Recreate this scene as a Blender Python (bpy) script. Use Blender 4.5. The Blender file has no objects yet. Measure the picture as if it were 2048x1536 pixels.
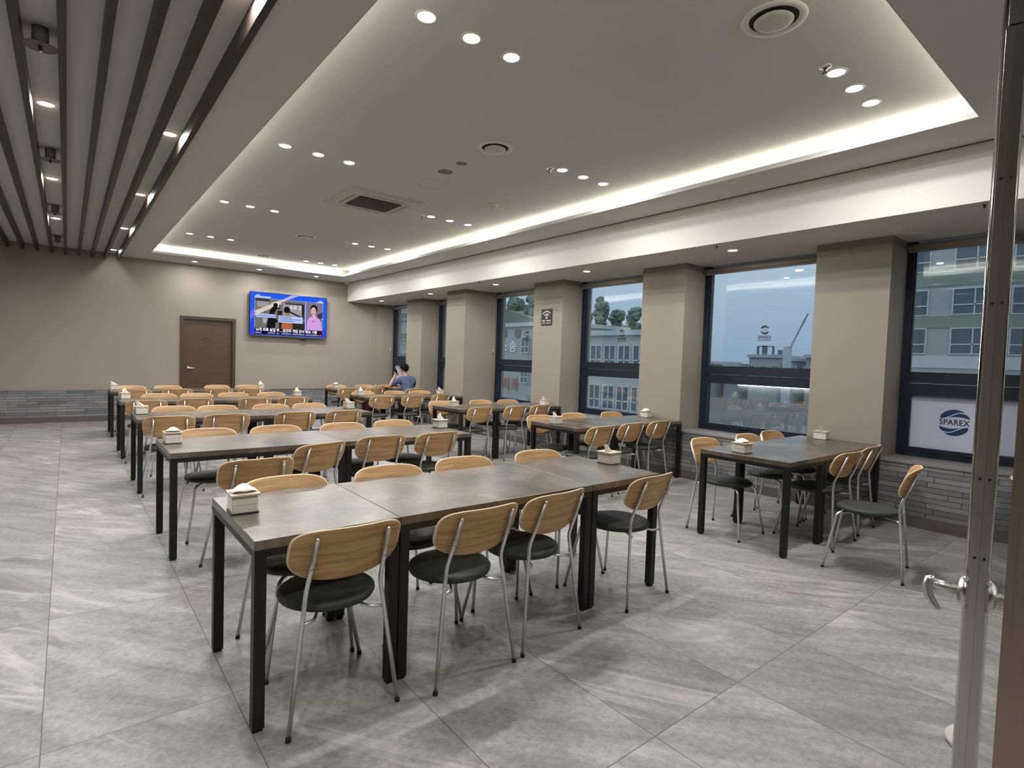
import bpy, bmesh, math, random
from mathutils import Vector, Matrix

SC = bpy.context.scene
COL = SC.collection
random.seed(7)
PI = math.pi

# ------------------------------------------------------------------ camera
CAM_H = 1.46
cam_d = bpy.data.cameras.new('camera')
cam_d.sensor_width = 36.0
cam_d.sensor_fit = 'HORIZONTAL'
cam_d.lens = 1101.15 / 2048 * 36.0
cam_d.clip_start = 0.02
cam_d.clip_end = 500
cam = bpy.data.objects.new('camera', cam_d)
COL.objects.link(cam)
_yaw, _pit, _rol = 0.680505287, 0.041667057, 0.0337177745
_f = Vector((math.sin(_yaw) * math.cos(_pit), math.cos(_yaw) * math.cos(_pit), -math.sin(_pit)))
_r = Vector((math.cos(_yaw), -math.sin(_yaw), 0))
_u = _r.cross(_f)
_r2 = math.cos(_rol) * _r + math.sin(_rol) * _u
_u2 = -math.sin(_rol) * _r + math.cos(_rol) * _u
_m = Matrix(((_r2.x, _u2.x, -_f.x, 0), (_r2.y, _u2.y, -_f.y, 0), (_r2.z, _u2.z, -_f.z, CAM_H), (0, 0, 0, 1)))
cam.matrix_world = _m
SC.camera = cam

# ------------------------------------------------------------------ world, exposure, light levels
SC.view_settings.view_transform = 'Standard'
SC.view_settings.look = 'None'
SC.view_settings.gamma = 1.0
SC.view_settings.use_curve_mapping = False
SC.view_settings.exposure = 1.0
SC.cycles.max_bounces = 8
SC.cycles.diffuse_bounces = 5
SC.cycles.glossy_bounces = 4
SC.cycles.transparent_max_bounces = 12
SC.cycles.sample_clamp_indirect = 6.0
SC.cycles.caustics_reflective = False
SC.cycles.caustics_refractive = False
SC.cycles.use_denoising = True

W = bpy.data.worlds.new('dusk_sky')
SC.world = W
W.use_nodes = True
_bg = W.node_tree.nodes['Background']
_wt = W.node_tree
_tc = _wt.nodes.new('ShaderNodeTexCoord')
_sx = _wt.nodes.new('ShaderNodeSeparateXYZ')
_rp = _wt.nodes.new('ShaderNodeValToRGB')
_wt.links.new(_tc.outputs['Generated'], _sx.inputs[0])
_wt.links.new(_sx.outputs[2], _rp.inputs[0])
_rp.color_ramp.elements[0].position = 0.0
_rp.color_ramp.elements[0].color = (0.33, 0.46, 0.60, 1)     # hazy blue dusk near the horizon
_rp.color_ramp.elements[1].position = 0.8
_rp.color_ramp.elements[1].color = (1.35, 1.45, 1.52, 1)     # brighter cloud overhead
_wt.links.new(_rp.outputs[0], _bg.inputs[0])
_bg.inputs[1].default_value = 0.56

SPOT_W = 7.8         # one recessed downlight
LENS_E = 6.0         # glow of its lens
COVE_E = 9.0        # the hidden cove strip
TV_E = 0.5


def srgb(r, g, b):
    def c(v):
        v /= 255.0
        return v / 12.92 if v <= 0.04045 else ((v + 0.055) / 1.055) ** 2.4
    return (c(r), c(g), c(b), 1.0)


# ------------------------------------------------------------------ materials
MATS = {}


def mat(name, col=(0.5, 0.5, 0.5, 1), rough=0.5, metal=0.0, spec=0.5, emit=None, estr=0.0):
    if name in MATS:
        return MATS[name]
    m = bpy.data.materials.new(name)
    m.use_nodes = True
    b = m.node_tree.nodes['Principled BSDF']
    b.inputs['Base Color'].default_value = col
    b.inputs['Roughness'].default_value = rough
    b.inputs['Metallic'].default_value = metal
    b.inputs['Specular IOR Level'].default_value = spec
    if emit is not None:
        b.inputs['Emission Color'].default_value = emit
        b.inputs['Emission Strength'].default_value = estr
    MATS[name] = m
    return m


class NT:
    """tiny helper around a node tree"""
    def __init__(self, m):
        self.t = m.node_tree
        self.b = self.t.nodes.get('Principled BSDF')

    def n(self, kind, **kw):
        x = self.t.nodes.new(kind)
        for k, v in kw.items():
            setattr(x, k, v)
        return x

    def set(self, node, idx, v):
        if hasattr(v, 'is_linked') or isinstance(v, bpy.types.NodeSocket):
            self.t.links.new(v, node.inputs[idx])
        else:
            node.inputs[idx].default_value = v

    def math(self, op, a, b=0.0, c=0.0):
        x = self.n('ShaderNodeMath', operation=op)
        self.set(x, 0, a)
        self.set(x, 1, b)
        if op in ('MULTIPLY_ADD', 'SMOOTH_MIN'):
            self.set(x, 2, c)
        return x.outputs[0]

    def mix(self, fac, a, b, mode='MIX'):
        x = self.n('ShaderNodeMix', data_type='RGBA', blend_type=mode)
        self.set(x, 0, fac)
        self.set(x, 6, a)
        self.set(x, 7, b)
        return x.outputs[2]

    def ramp(self, fac, stops):
        x = self.n('ShaderNodeValToRGB')
        els = x.color_ramp.elements
        while len(els) < len(stops):
            els.new(0.5)
        for e, (p, c) in zip(els, stops):
            e.position = p
            e.color = c if len(c) == 4 else (*c, 1)
        self.set(x, 0, fac)
        return x.outputs[0]

    def mapping(self, vec, loc=(0, 0, 0), rot=(0, 0, 0), scale=(1, 1, 1)):
        x = self.n('ShaderNodeMapping')
        self.set(x, 0, vec)
        self.set(x, 1, loc)
        self.set(x, 2, rot)
        self.set(x, 3, scale)
        return x.outputs[0]

    def noise(self, vec, scale=5, detail=4, rough=0.5, dist=0.0):
        x = self.n('ShaderNodeTexNoise')
        self.set(x, 'Vector', vec)
        self.set(x, 'Scale', scale)
        self.set(x, 'Detail', detail)
        self.set(x, 'Roughness', rough)
        self.set(x, 'Distortion', dist)
        return x.outputs[0]

    def obj(self):
        return self.n('ShaderNodeTexCoord').outputs['Object']

    def bump(self, h, strength=0.2, dist=0.01):
        x = self.n('ShaderNodeBump')
        self.set(x, 'Strength', strength)
        self.set(x, 'Distance', dist)
        self.set(x, 'Height', h)
        self.t.links.new(x.outputs[0], self.b.inputs['Normal'])

    def color(self, c):
        self.t.links.new(c, self.b.inputs['Base Color'])

    def rough(self, r):
        self.t.links.new(r, self.b.inputs['Roughness'])


def g(v):
    return (v, v, v, 1)


def make_floor():
    m = mat('grey_stone_floor_tile', rough=0.42, spec=0.45)
    k = NT(m)
    co = k.obj()
    sep = k.n('ShaderNodeSeparateXYZ')
    k.set(sep, 0, co)
    u = k.math('MULTIPLY', k.math('SUBTRACT', sep.outputs[0], 0.552), 1 / 0.6265)
    v = k.math('MULTIPLY', k.math('SUBTRACT', sep.outputs[1], 1.258), 1 / 1.25)
    fu = k.math('FRACT', u)
    fv = k.math('FRACT', v)
    iu = k.math('FLOOR', u)
    iv = k.math('FLOOR', v)
    comb = k.n('ShaderNodeCombineXYZ')
    k.set(comb, 0, iu)
    k.set(comb, 1, iv)
    wn = k.n('ShaderNodeTexWhiteNoise', noise_dimensions='2D')
    k.set(wn, 0, comb.outputs[0])
    rnd = wn.outputs['Value']
    off = k.n('ShaderNodeVectorMath', operation='SCALE')
    k.set(off, 0, wn.outputs['Color'])
    off.inputs['Scale'].default_value = 9.0
    add = k.n('ShaderNodeVectorMath', operation='ADD')
    k.set(add, 0, co)
    k.set(add, 1, off.outputs[0])
    # streaks run diagonally across each tile
    vr = k.mapping(add.outputs[0], rot=(0, 0, math.radians(52)), scale=(1, 1, 1))
    vs = k.mapping(vr, scale=(0.75, 4.2, 1))
    n1 = k.noise(vs, 1.6, 7, 0.62, 0.6)
    n2 = k.noise(add.outputs[0], 34, 6, 0.82)
    n3 = k.noise(vs, 0.8, 3, 0.5, 1.2)
    base = k.ramp(n1, [(0.28, srgb(130, 127, 124)), (0.5, srgb(153, 150, 147)), (0.72, srgb(175, 172, 170))])
    tint = k.ramp(rnd, [(0.0, g(0.90)), (1.0, g(1.07))])
    base = k.mix(1.0, base, tint, 'MULTIPLY')
    speck = k.ramp(n2, [(0.32, g(0.60)), (0.60, g(1.12))])
    base = k.mix(0.85, base, speck, 'MULTIPLY')
    # pale veins: a thin band of the stretched noise
    band = k.math('ABSOLUTE', k.math('SUBTRACT', n3, 0.5))
    vein = k.ramp(band, [(0.0, g(1)), (0.016, g(0.55)), (0.06, g(0))])
    msk = k.ramp(k.noise(add.outputs[0], 1.3, 2, 0.5), [(0.45, g(0)), (0.62, g(1))])
    vf = k.math('MULTIPLY', k.math('MULTIPLY', vein, msk), 0.62)
    base = k.mix(vf, base, srgb(206, 202, 198))
    # grout
    du = k.math('MULTIPLY', k.math('MINIMUM', fu, k.math('SUBTRACT', 1.0, fu)), 0.6265)
    dv = k.math('MULTIPLY', k.math('MINIMUM', fv, k.math('SUBTRACT', 1.0, fv)), 1.25)
    gr = k.math('LESS_THAN', k.math('MINIMUM', du, dv), 0.0019)
    base = k.mix(gr, base, srgb(92, 87, 83))
    k.color(base)
    k.rough(k.ramp(n1, [(0.3, g(0.5)), (0.7, g(0.38))]))
    k.bump(k.math('SUBTRACT', k.math('MULTIPLY', n2, 0.35), gr), 0.12, 0.004)
    return m


def make_stone_top():
    m = mat('grey_stone_laminate', rough=0.29, spec=0.65)
    k = NT(m)
    oi = k.n('ShaderNodeObjectInfo')
    co = k.obj()
    off = k.n('ShaderNodeVectorMath', operation='ADD')
    k.set(off, 0, co)
    cx = k.n('ShaderNodeCombineXYZ')
    k.set(cx, 0, k.math('MULTIPLY', oi.outputs['Random'], 17.0))
    k.set(cx, 1, k.math('MULTIPLY', oi.outputs['Random'], 31.0))
    k.set(off, 1, cx.outputs[0])
    p = off.outputs[0]
    n1 = k.noise(p, 2.6, 6, 0.62, 0.8)
    n2 = k.noise(p, 26, 4, 0.65)
    n3 = k.noise(k.mapping(p, rot=(0, 0, 0.5), scale=(1, 2.2, 1)), 1.7, 5, 0.55, 1.6)
    c = k.ramp(n1, [(0.3, srgb(66, 59, 50)), (0.5, srgb(95, 86, 74)), (0.70, srgb(126, 117, 104))])
    c = k.mix(0.8, c, k.ramp(n2, [(0.34, g(0.70)), (0.66, g(1.18))]), 'MULTIPLY')
    ln = k.ramp(k.math('ABSOLUTE', k.math('SUBTRACT', n3, 0.5)), [(0.0, g(1)), (0.011, g(0))])
    c = k.mix(k.math('MULTIPLY', ln, 0.55), c, srgb(60, 54, 48))
    k.color(c)
    k.bump(n2, 0.04, 0.002)
    return m


def make_wood(name, dark, mid, light, sx=1.0, ang=0.0):
    m = mat(name, rough=0.42, spec=0.4)
    k = NT(m)
    oi = k.n('ShaderNodeObjectInfo')
    co = k.obj()
    cx = k.n('ShaderNodeCombineXYZ')
    k.set(cx, 0, k.math('MULTIPLY', oi.outputs['Random'], 3.0))
    k.set(cx, 2, k.math('MULTIPLY', oi.outputs['Random'], 11.0))
    off = k.n('ShaderNodeVectorMath', operation='ADD')
    k.set(off, 0, co)
    k.set(off, 1, cx.outputs[0])
    p = k.mapping(off.outputs[0], rot=(0, ang, 0), scale=(1.6 * sx, 1.0, 24))
    n1 = k.noise(p, 1.5, 6, 0.6, 0.9)
    p2 = k.mapping(off.outputs[0], rot=(0, ang, 0), scale=(6, 6, 220))
    n2 = k.noise(p2, 1.2, 3, 0.6)
    c = k.ramp(n1, [(0.3, dark), (0.5, mid), (0.7, light)])
    c = k.mix(0.5, c, k.ramp(n2, [(0.32, g(0.72)), (0.55, g(1.05))]), 'MULTIPLY')
    k.color(c)
    k.bump(n2, 0.05, 0.001)
    return m


def make_brick(name, horiz):
    m = mat(name, rough=0.62, spec=0.4)
    k = NT(m)
    sep = k.n('ShaderNodeSeparateXYZ')
    k.set(sep, 0, k.obj())
    cx = k.n('ShaderNodeCombineXYZ')
    k.set(cx, 0, sep.outputs[horiz])
    k.set(cx, 1, sep.outputs[2])
    br = k.n('ShaderNodeTexBrick')
    br.offset = 0.37
    br.offset_frequency = 2
    br.squash = 0.7
    br.squash_frequency = 3
    k.set(br, 'Vector', cx.outputs[0])
    k.set(br, 'Color1', srgb(108, 108, 110))
    k.set(br, 'Color2', srgb(146, 145, 146))
    k.set(br, 'Mortar', srgb(66, 65, 65))
    k.set(br, 'Scale', 1.0)
    k.set(br, 'Mortar Size', 0.0035)
    k.set(br, 'Mortar Smooth', 0.2)
    k.set(br, 'Bias', 0.0)
    k.set(br, 'Brick Width', 0.42)
    k.set(br, 'Row Height', 0.0505)
    n = k.noise(k.obj(), 60, 4, 0.7)
    n2 = k.noise(k.obj(), 9, 3, 0.6)
    c = k.mix(0.6, br.outputs[0], k.ramp(n, [(0.3, g(0.78)), (0.7, g(1.12))]), 'MULTIPLY')
    c = k.mix(0.4, c, k.ramp(n2, [(0.3, g(0.85)), (0.7, g(1.1))]), 'MULTIPLY')
    k.color(c)
    h = k.math('SUBTRACT', k.math('MULTIPLY', n, 0.4), k.math('MULTIPLY', br.outputs['Fac'], 1.0))
    k.bump(h, 0.6, 0.006)
    return m


def make_plaster(name, c1, c2, rough=0.85):
    m = mat(name, rough=rough, spec=0.25)
    k = NT(m)
    n = k.noise(k.obj(), 150, 3, 0.6)
    n2 = k.noise(k.obj(), 1.2, 3, 0.5)
    k.color(k.mix(n2, c1, c2))
    k.bump(n, 0.10, 0.002)
    return m


def make_glass(name, tint=(1, 1, 1, 1), f0=0.045, rough=0.0):
    """thin clear pane: see-through plus Fresnel reflection"""
    m = bpy.data.materials.new(name)
    m.use_nodes = True
    t = m.node_tree
    t.nodes.clear()
    out = t.nodes.new('ShaderNodeOutputMaterial')
    mx = t.nodes.new('ShaderNodeMixShader')
    tr = t.nodes.new('ShaderNodeBsdfTransparent')
    tr.inputs[0].default_value = tint
    gl = t.nodes.new('ShaderNodeBsdfGlossy')
    gl.inputs['Roughness'].default_value = rough
    gl.inputs[0].default_value = (1, 1, 1, 1)
    lw = t.nodes.new('ShaderNodeLayerWeight')
    lw.inputs[0].default_value = 0.5
    pw = t.nodes.new('ShaderNodeMath')
    pw.operation = 'POWER'
    pw.inputs[1].default_value = 5.0
    ma = t.nodes.new('ShaderNodeMath')
    ma.operation = 'MULTIPLY_ADD'
    ma.inputs[1].default_value = 1.0 - f0
    ma.inputs[2].default_value = f0
    t.links.new(lw.outputs['Facing'], pw.inputs[0])
    t.links.new(pw.outputs[0], ma.inputs[0])
    t.links.new(ma.outputs[0], mx.inputs[0])
    t.links.new(tr.outputs[0], mx.inputs[1])
    t.links.new(gl.outputs[0], mx.inputs[2])
    t.links.new(mx.outputs[0], out.inputs[0])
    MATS[name] = m
    return m


def make_brushed(name, col, rough=0.3):
    m = mat(name, col, rough, 1.0)
    k = NT(m)
    n = k.noise(k.mapping(k.obj(), scale=(120, 120, 0.6)), 3, 3, 0.6)
    k.rough(k.ramp(n, [(0.3, g(rough - 0.07)), (0.7, g(rough + 0.09))]))
    return m


FLOOR = make_floor()
STONE = make_stone_top()
OAK = make_wood('oak_veneer', srgb(160, 122, 78), srgb(194, 155, 106), srgb(211, 176, 129))
OAK_EDGE = mat('pale_plywood_edge', srgb(228, 204, 170), 0.5)
BRICK_R = make_brick('grey_split_brick_right', 1)
BRICK_B = make_brick('grey_split_brick_back', 0)
WALL = make_plaster('beige_wallpaper', srgb(160, 152, 140), srgb(156, 148, 136))
CEIL = make_plaster('white_ceiling_paint', srgb(206, 204, 200), srgb(203, 201, 197))
CEIL_IN = make_plaster('white_ceiling_paint_tray', srgb(203, 202, 199), srgb(200, 199, 196))
BEAMM = make_plaster('white_beam_paint', srgb(219, 216, 209), srgb(217, 214, 207))
GLASS = make_glass('window_glass', (0.88, 0.92, 0.94, 1), 0.115)
DOORGLASS = make_glass('door_glass', (0.88, 0.92, 0.90, 1), 0.05)
ACRYL = make_glass('clear_acrylic', (1, 1, 1, 1), 0.04)
SEATM = mat('dark_green_leather', srgb(52, 56, 49), 0.55, 0, 0.4)
_k = NT(SEATM)
_n = _k.noise(_k.obj(), 55, 3, 0.6)
_k.color(_k.ramp(_n, [(0.3, srgb(46, 50, 43)), (0.7, srgb(60, 64, 56))]))
_k.bump(_n, 0.08, 0.002)
CHROME = mat('brushed_chrome', srgb(226, 226, 224), 0.33, 1.0)
BLACK = mat('black_powder_coat', srgb(24, 24, 25), 0.45, 0.0, 0.4)
RUBBER = mat('black_rubber', srgb(20, 20, 20), 0.7)
FRAME = mat('navy_window_frame', srgb(27, 37, 50), 0.4, 0.0, 0.45)
FRAME2 = mat('navy_window_gasket', srgb(14, 17, 22), 0.5)
SLAT = mat('dark_brown_slat', srgb(36, 30, 27), 0.36, 0.0, 0.32)
_k = NT(SLAT)
_n = _k.noise(_k.mapping(_k.obj(), scale=(30, 1, 30)), 2, 4, 0.6)
_k.color(_k.ramp(_n, [(0.3, srgb(32, 26, 23)), (0.7, srgb(41, 35, 31))]))
WHITE = mat('white_plastic', srgb(214, 212, 206), 0.45)
OFFW = mat('off_white_plastic', srgb(190, 186, 178), 0.5)
DARKV = mat('vent_void_shade', srgb(22, 21, 20), 0.7)  # near-black stands in for the shade inside the vents
GREYM = mat('grey_grille', srgb(116, 111, 105), 0.6)
GREYD = mat('dark_grille', srgb(92, 84, 78), 0.6)
SILL = make_plaster('grey_stone_sill', srgb(142, 138, 134), srgb(128, 124, 121), 0.45)
BASEB = make_plaster('dark_glossy_baseboard', srgb(104, 98, 92), srgb(96, 91, 86), 0.28)
TISSUE = mat('white_tissue', srgb(248, 245, 238), 0.9, 0, 0.1)
PAPER = mat('cream_paper_stack', srgb(244, 239, 228), 0.9, 0, 0.1)
BEIGE = mat('beige_lid', srgb(206, 192, 168), 0.6)
DOORM = make_wood('brown_door_leaf', srgb(80, 62, 46), srgb(86, 67, 50), srgb(92, 72, 54))
DOORF = mat('dark_brown_door_frame', srgb(68, 54, 41), 0.45)
STEEL = mat('stainless_steel', srgb(205, 202, 196), 0.24, 1.0)
STEEL_P = mat('polished_steel', srgb(206, 204, 200), 0.12, 1.0)
WARMSTEEL = make_brushed('brushed_steel_warm_tint', srgb(192, 174, 162), 0.34)  # stainless steel with a warm reflection tinted into its colour
BLIND = mat('taupe_blind_fabric', srgb(158, 151, 141), 0.8)
ALU = mat('aluminium_rail', srgb(190, 192, 194), 0.3, 1.0)


def make_film(name, col):
    m = mat(name, col, 0.6, 0, 0.3)
    t = m.node_tree
    mx = t.nodes.new('ShaderNodeMixShader')
    mx.inputs[0].default_value = 0.7
    tl = t.nodes.new('ShaderNodeBsdfTranslucent')
    tl.inputs[0].default_value = col
    t.links.new(t.nodes['Principled BSDF'].outputs[0], mx.inputs[1])
    t.links.new(tl.outputs[0], mx.inputs[2])
    t.links.new(mx.outputs[0], t.nodes['Material Output'].inputs[0])
    return m


FILM = make_film('white_window_film', srgb(240, 238, 244))
FILM2 = make_film('white_window_film_overlap', srgb(214, 212, 220))
LOGO = mat('navy_logo_print', srgb(30, 62, 100), 0.5)
LOGOK = mat('black_logo_print', srgb(22, 24, 30), 0.5)
BROWNS = mat('dark_brown_sign_plate', srgb(38, 33, 29), 0.5)
SIGNW = mat('pale_grey_sign_print', srgb(186, 184, 180), 0.5)


def emis(name, col, strength=1.0):
    if name in MATS:
        return MATS[name]
    m = bpy.data.materials.new(name)
    m.use_nodes = True
    t = m.node_tree
    t.nodes.clear()
    o = t.nodes.new('ShaderNodeOutputMaterial')
    e = t.nodes.new('ShaderNodeEmission')
    e.inputs[0].default_value = col
    e.inputs[1].default_value = strength
    t.links.new(e.outputs[0], o.inputs[0])
    MATS[name] = m
    return m


LENS = emis('glowing_lens', (1.0, 0.985, 0.965, 1), LENS_E)
COVE = emis('glowing_cove_strip', (1.0, 0.965, 0.80, 1), COVE_E)
COUNTER_LED = emis('glowing_counter_strip', (0.95, 1.0, 0.93, 1), 30.0)


# ------------------------------------------------------------------ mesh helpers
class MB:
    def __init__(self):
        self.bm = bmesh.new()
        self.mi = 0
        self.smooth = False

    def _f(self, vs):
        try:
            f = self.bm.faces.new(vs)
        except ValueError:
            return None
        f.material_index = self.mi
        f.smooth = self.smooth
        return f

    def box(self, x0, x1, y0, y1, z0, z1):
        v = [self.bm.verts.new((x, y, z)) for z in (z0, z1) for y in (y0, y1) for x in (x0, x1)]
        for q in ((0, 2, 3, 1), (4, 5, 7, 6), (0, 1, 5, 4), (2, 6, 7, 3), (0, 4, 6, 2), (1, 3, 7, 5)):
            self._f([v[i] for i in q])
        return self

    def quad(self, pts):
        self._f([self.bm.verts.new(p) for p in pts])
        return self

    def bevel_box(self, x0, x1, y0, y1, z0, z1, r=0.004, seg=2):
        b2 = bmesh.new()
        v = [b2.verts.new((x, y, z)) for z in (z0, z1) for y in (y0, y1) for x in (x0, x1)]
        for q in ((0, 2, 3, 1), (4, 5, 7, 6), (0, 1, 5, 4), (2, 6, 7, 3), (0, 4, 6, 2), (1, 3, 7, 5)):
            b2.faces.new([v[i] for i in q])
        bmesh.ops.bevel(b2, geom=list(b2.edges), offset=r, segments=seg, profile=0.5, affect='EDGES')
        self.merge(b2)
        return self

    def merge(self, b2):
        mp = {}
        for vv in b2.verts:
            mp[vv] = self.bm.verts.new(vv.co)
        for f in b2.faces:
            self._f([mp[q] for q in f.verts])
        b2.free()

    def lathe(self, prof, n=24, c=(0, 0, 0), cap=True):
        """prof: list of (radius, z); spun about the vertical through c"""
        rings = []
        for r, z in prof:
            if r <= 1e-6:
                rings.append([self.bm.verts.new((c[0], c[1], c[2] + z))])
            else:
                rings.append([self.bm.verts.new((c[0] + r * math.cos(2 * PI * i / n), c[1] + r * math.sin(2 * PI * i / n), c[2] + z)) for i in range(n)])
        for a, b in zip(rings, rings[1:]):
            for i in range(n):
                j = (i + 1) % n
                if len(a) == 1 and len(b) == 1:
                    continue
                if len(a) == 1:
                    self._f([a[0], b[j], b[i]])
                elif len(b) == 1:
                    self._f([a[i], a[j], b[0]])
                else:
                    self._f([a[i], a[j], b[j], b[i]])
        if cap:
            if len(rings[0]) > 1:
                self._f(list(reversed(rings[0])))
            if len(rings[-1]) > 1:
                self._f(rings[-1])
        return self

    def tube(self, path, r, n=8, cap=True):
        """round tube along a polyline; r a number or one per point"""
        pts = [Vector(p) for p in path]
        rs = r if isinstance(r, (list, tuple)) else [r] * len(pts)
        ref = None
        rings = []
        for i, p in enumerate(pts):
            if i == 0:
                d = pts[1] - pts[0]
            elif i == len(pts) - 1:
                d = pts[-1] - pts[-2]
            else:
                d = (pts[i + 1] - p).normalized() + (p - pts[i - 1]).normalized()
            d.normalize()
            if ref is None:
                ref = Vector((0, 0, 1)) if abs(d.z) < 0.9 else Vector((1, 0, 0))
            a = (ref - d * ref.dot(d)).normalized()
            b = d.cross(a)
            ref = a
            rings.append([self.bm.verts.new(p + a * rs[i] * math.cos(2 * PI * k / n) + b * rs[i] * math.sin(2 * PI * k / n)) for k in range(n)])
        for A, B in zip(rings, rings[1:]):
            for k in range(n):
                j = (k + 1) % n
                self._f([A[k], A[j], B[j], B[k]])
        if cap:
            self._f(list(reversed(rings[0])))
            self._f(rings[-1])
        return self

    def prism(self, poly, to3, depth):
        """poly 2-D outline; to3(u, v, w) gives the 3-D point; w from 0 to depth"""
        n = len(poly)
        a = [self.bm.verts.new(to3(u, v, 0)) for u, v in poly]
        b = [self.bm.verts.new(to3(u, v, depth)) for u, v in poly]
        self._f(list(reversed(a)))
        self._f(b)
        for i in range(n):
            j = (i + 1) % n
            self._f([a[i], a[j], b[j], b[i]])
        return self

    def build(self, name, mats, parent=None, loc=None):
        bmesh.ops.recalc_face_normals(self.bm, faces=list(self.bm.faces))
        me = bpy.data.meshes.new(name)
        self.bm.to_mesh(me)
        self.bm.free()
        if not isinstance(mats, (list, tuple)):
            mats = [mats]
        for m in mats:
            me.materials.append(m)
        o = bpy.data.objects.new(name, me)
        COL.objects.link(o)
        if parent is not None:
            o.parent = parent
        if loc is not None:
            o.location = loc
        return o


def arc(p0, p1, p2, r, n=5):
    """points rounding the corner p1 between p0 and p2"""
    p0, p1, p2 = Vector(p0), Vector(p1), Vector(p2)
    a = p1 + (p0 - p1).normalized() * r
    b = p1 + (p2 - p1).normalized() * r
    return [tuple((1 - t) ** 2 * a + 2 * t * (1 - t) * p1 + t * t * b) for t in [i / n for i in range(n + 1)]]


def tag(o, label=None, cat=None, group=None, kind=None):
    if label:
        o['label'] = label
    if cat:
        o['category'] = cat
    if group:
        o['group'] = group
    if kind:
        o['kind'] = kind
    return o


def empty(name, loc=(0, 0, 0), rz=0.0, label=None, cat=None, group=None, kind=None):
    o = bpy.data.objects.new(name, None)
    o.empty_display_size = 0.1
    COL.objects.link(o)
    o.location = loc
    o.rotation_euler = (0, 0, rz)
    return tag(o, label, cat, group, kind)


def copy_tree(o, parent=None):
    c = o.copy()
    COL.objects.link(c)
    if parent is not None:
        c.parent = parent
        c.matrix_parent_inverse = o.matrix_parent_inverse.copy()
    for ch in list(o.children):
        copy_tree(ch, c)
    return c


def struct(name, mb, m):
    return tag(mb.build(name, m), kind='structure')


def text_mesh(name, body, size, m, mtx, parent=None, align='CENTER', extrude=0.0004, spacing=1.0, sx=1.0, bold=0.0, fit=None):
    """lettering as a real flat mesh; mtx places its plane"""
    cu = bpy.data.curves.new(name, 'FONT')
    cu.body = body
    cu.size = size
    cu.align_x = align
    cu.align_y = 'CENTER'
    cu.extrude = extrude
    cu.offset = bold
    cu.space_character = spacing
    t = bpy.data.objects.new(name, cu)
    COL.objects.link(t)
    dg = bpy.context.evaluated_depsgraph_get()
    dg.update()
    me = bpy.data.meshes.new_from_object(t.evaluated_get(dg))
    bpy.data.objects.remove(t)
    if fit:
        xs = [v.co.x for v in me.vertices]
        sx = fit / (max(xs) - min(xs))
    me.transform(Matrix.Diagonal((sx, 1, 1, 1)))
    me.transform(mtx)
    me.name = name
    me.materials.clear()
    me.materials.append(m)
    o = bpy.data.objects.new(name, me)
    COL.objects.link(o)
    if parent is not None:
        o.parent = parent
    return o


def plane_x(x, y, z):
    """frame for marks on a surface facing -X: text runs toward -Y"""
    return Matrix(((0, 0, -1, x), (-1, 0, 0, y), (0, 1, 0, z), (0, 0, 0, 1)))


def plane_y(x, y, z):
    """frame for marks on a surface facing -Y: text runs toward +X"""
    return Matrix(((1, 0, 0, x), (0, 0, -1, y), (0, 1, 0, z), (0, 0, 0, 1)))


# ------------------------------------------------------------------ room shell
YB = 13.56          # back wall
XB = 6.31           # brick and pier face on the window side
XW = 6.77           # window plane
XL, YS = -4.5, -1.7
Z_LOW, Z_UP, Z_SL, Z_BM = 3.285, 3.45, 3.325, 2.82
HX0, HX1, HY0, HY1 = 1.235, 4.985, 1.04, 12.5     # opening of the raised tray
REC = 0.165

struct('floor', MB().box(XL - 0.2, 7.0, YS - 0.2, YB + 0.2, -0.12, 0.0), FLOOR)

b = MB()
b.box(0.809, HX0, YS, YB, Z_LOW, Z_LOW + 0.04)
b.box(HX1, 5.53, YS, YB, Z_LOW, Z_LOW + 0.04)
b.box(HX0, HX1, YS, HY0, Z_LOW, Z_LOW + 0.04)
b.box(HX0, HX1, HY1, YB, Z_LOW, Z_LOW + 0.04)
struct('ceiling', b, CEIL)
b = MB()
e = 0.02
z0 = Z_LOW + 0.04
b.box(HX0 - REC - e, HX1 + REC + e, HY0 - REC - e, HY1 + REC + e, Z_UP, Z_UP + 0.05)
b.box(HX0 - REC - e, HX0 - REC, HY0 - REC, HY1 + REC, z0, Z_UP)
b.box(HX1 + REC, HX1 + REC + e, HY0 - REC, HY1 + REC, z0, Z_UP)
b.box(HX0 - REC, HX1 + REC, HY0 - REC - e, HY0 - REC, z0, Z_UP)
b.box(HX0 - REC, HX1 + REC, HY1 + REC, HY1 + REC + e, z0, Z_UP)
struct('ceiling', b, CEIL_IN)
struct('ceiling', MB().box(XL, 0.809, YS, YB, Z_SL, Z_SL + 0.05), make_plaster('white_slat_ceiling_paint', srgb(222, 219, 214), srgb(219, 216, 211)))
# thin bright stop along the tray edge
b = MB()
for (x0, x1, y0, y1) in ((HX0 + 0.0005, HX0 + 0.005, HY0, HY1), (HX1 - 0.005, HX1 - 0.0005, HY0, HY1), (HX0 + 0.005, HX1 - 0.005, HY0 + 0.0005, HY0 + 0.005), (HX0 + 0.005, HX1 - 0.005, HY1 - 0.005, HY1 - 0.0005)):
    b.box(x0, x1, y0, y1, Z_LOW - 0.001, Z_LOW + 0.042)
struct('trim_1', b, CEIL_IN)

# cove lighting strips lie hidden on the ledge behind the lip
def led(name, x0, x1, y0, y1, label):
    o = MB().box(x0, x1, y0, y1, z0 + 0.001, z0 + 0.013).build(name, COVE)
    tag(o, label, 'light strip', 'cove light strips in the raised ceiling')


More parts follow.
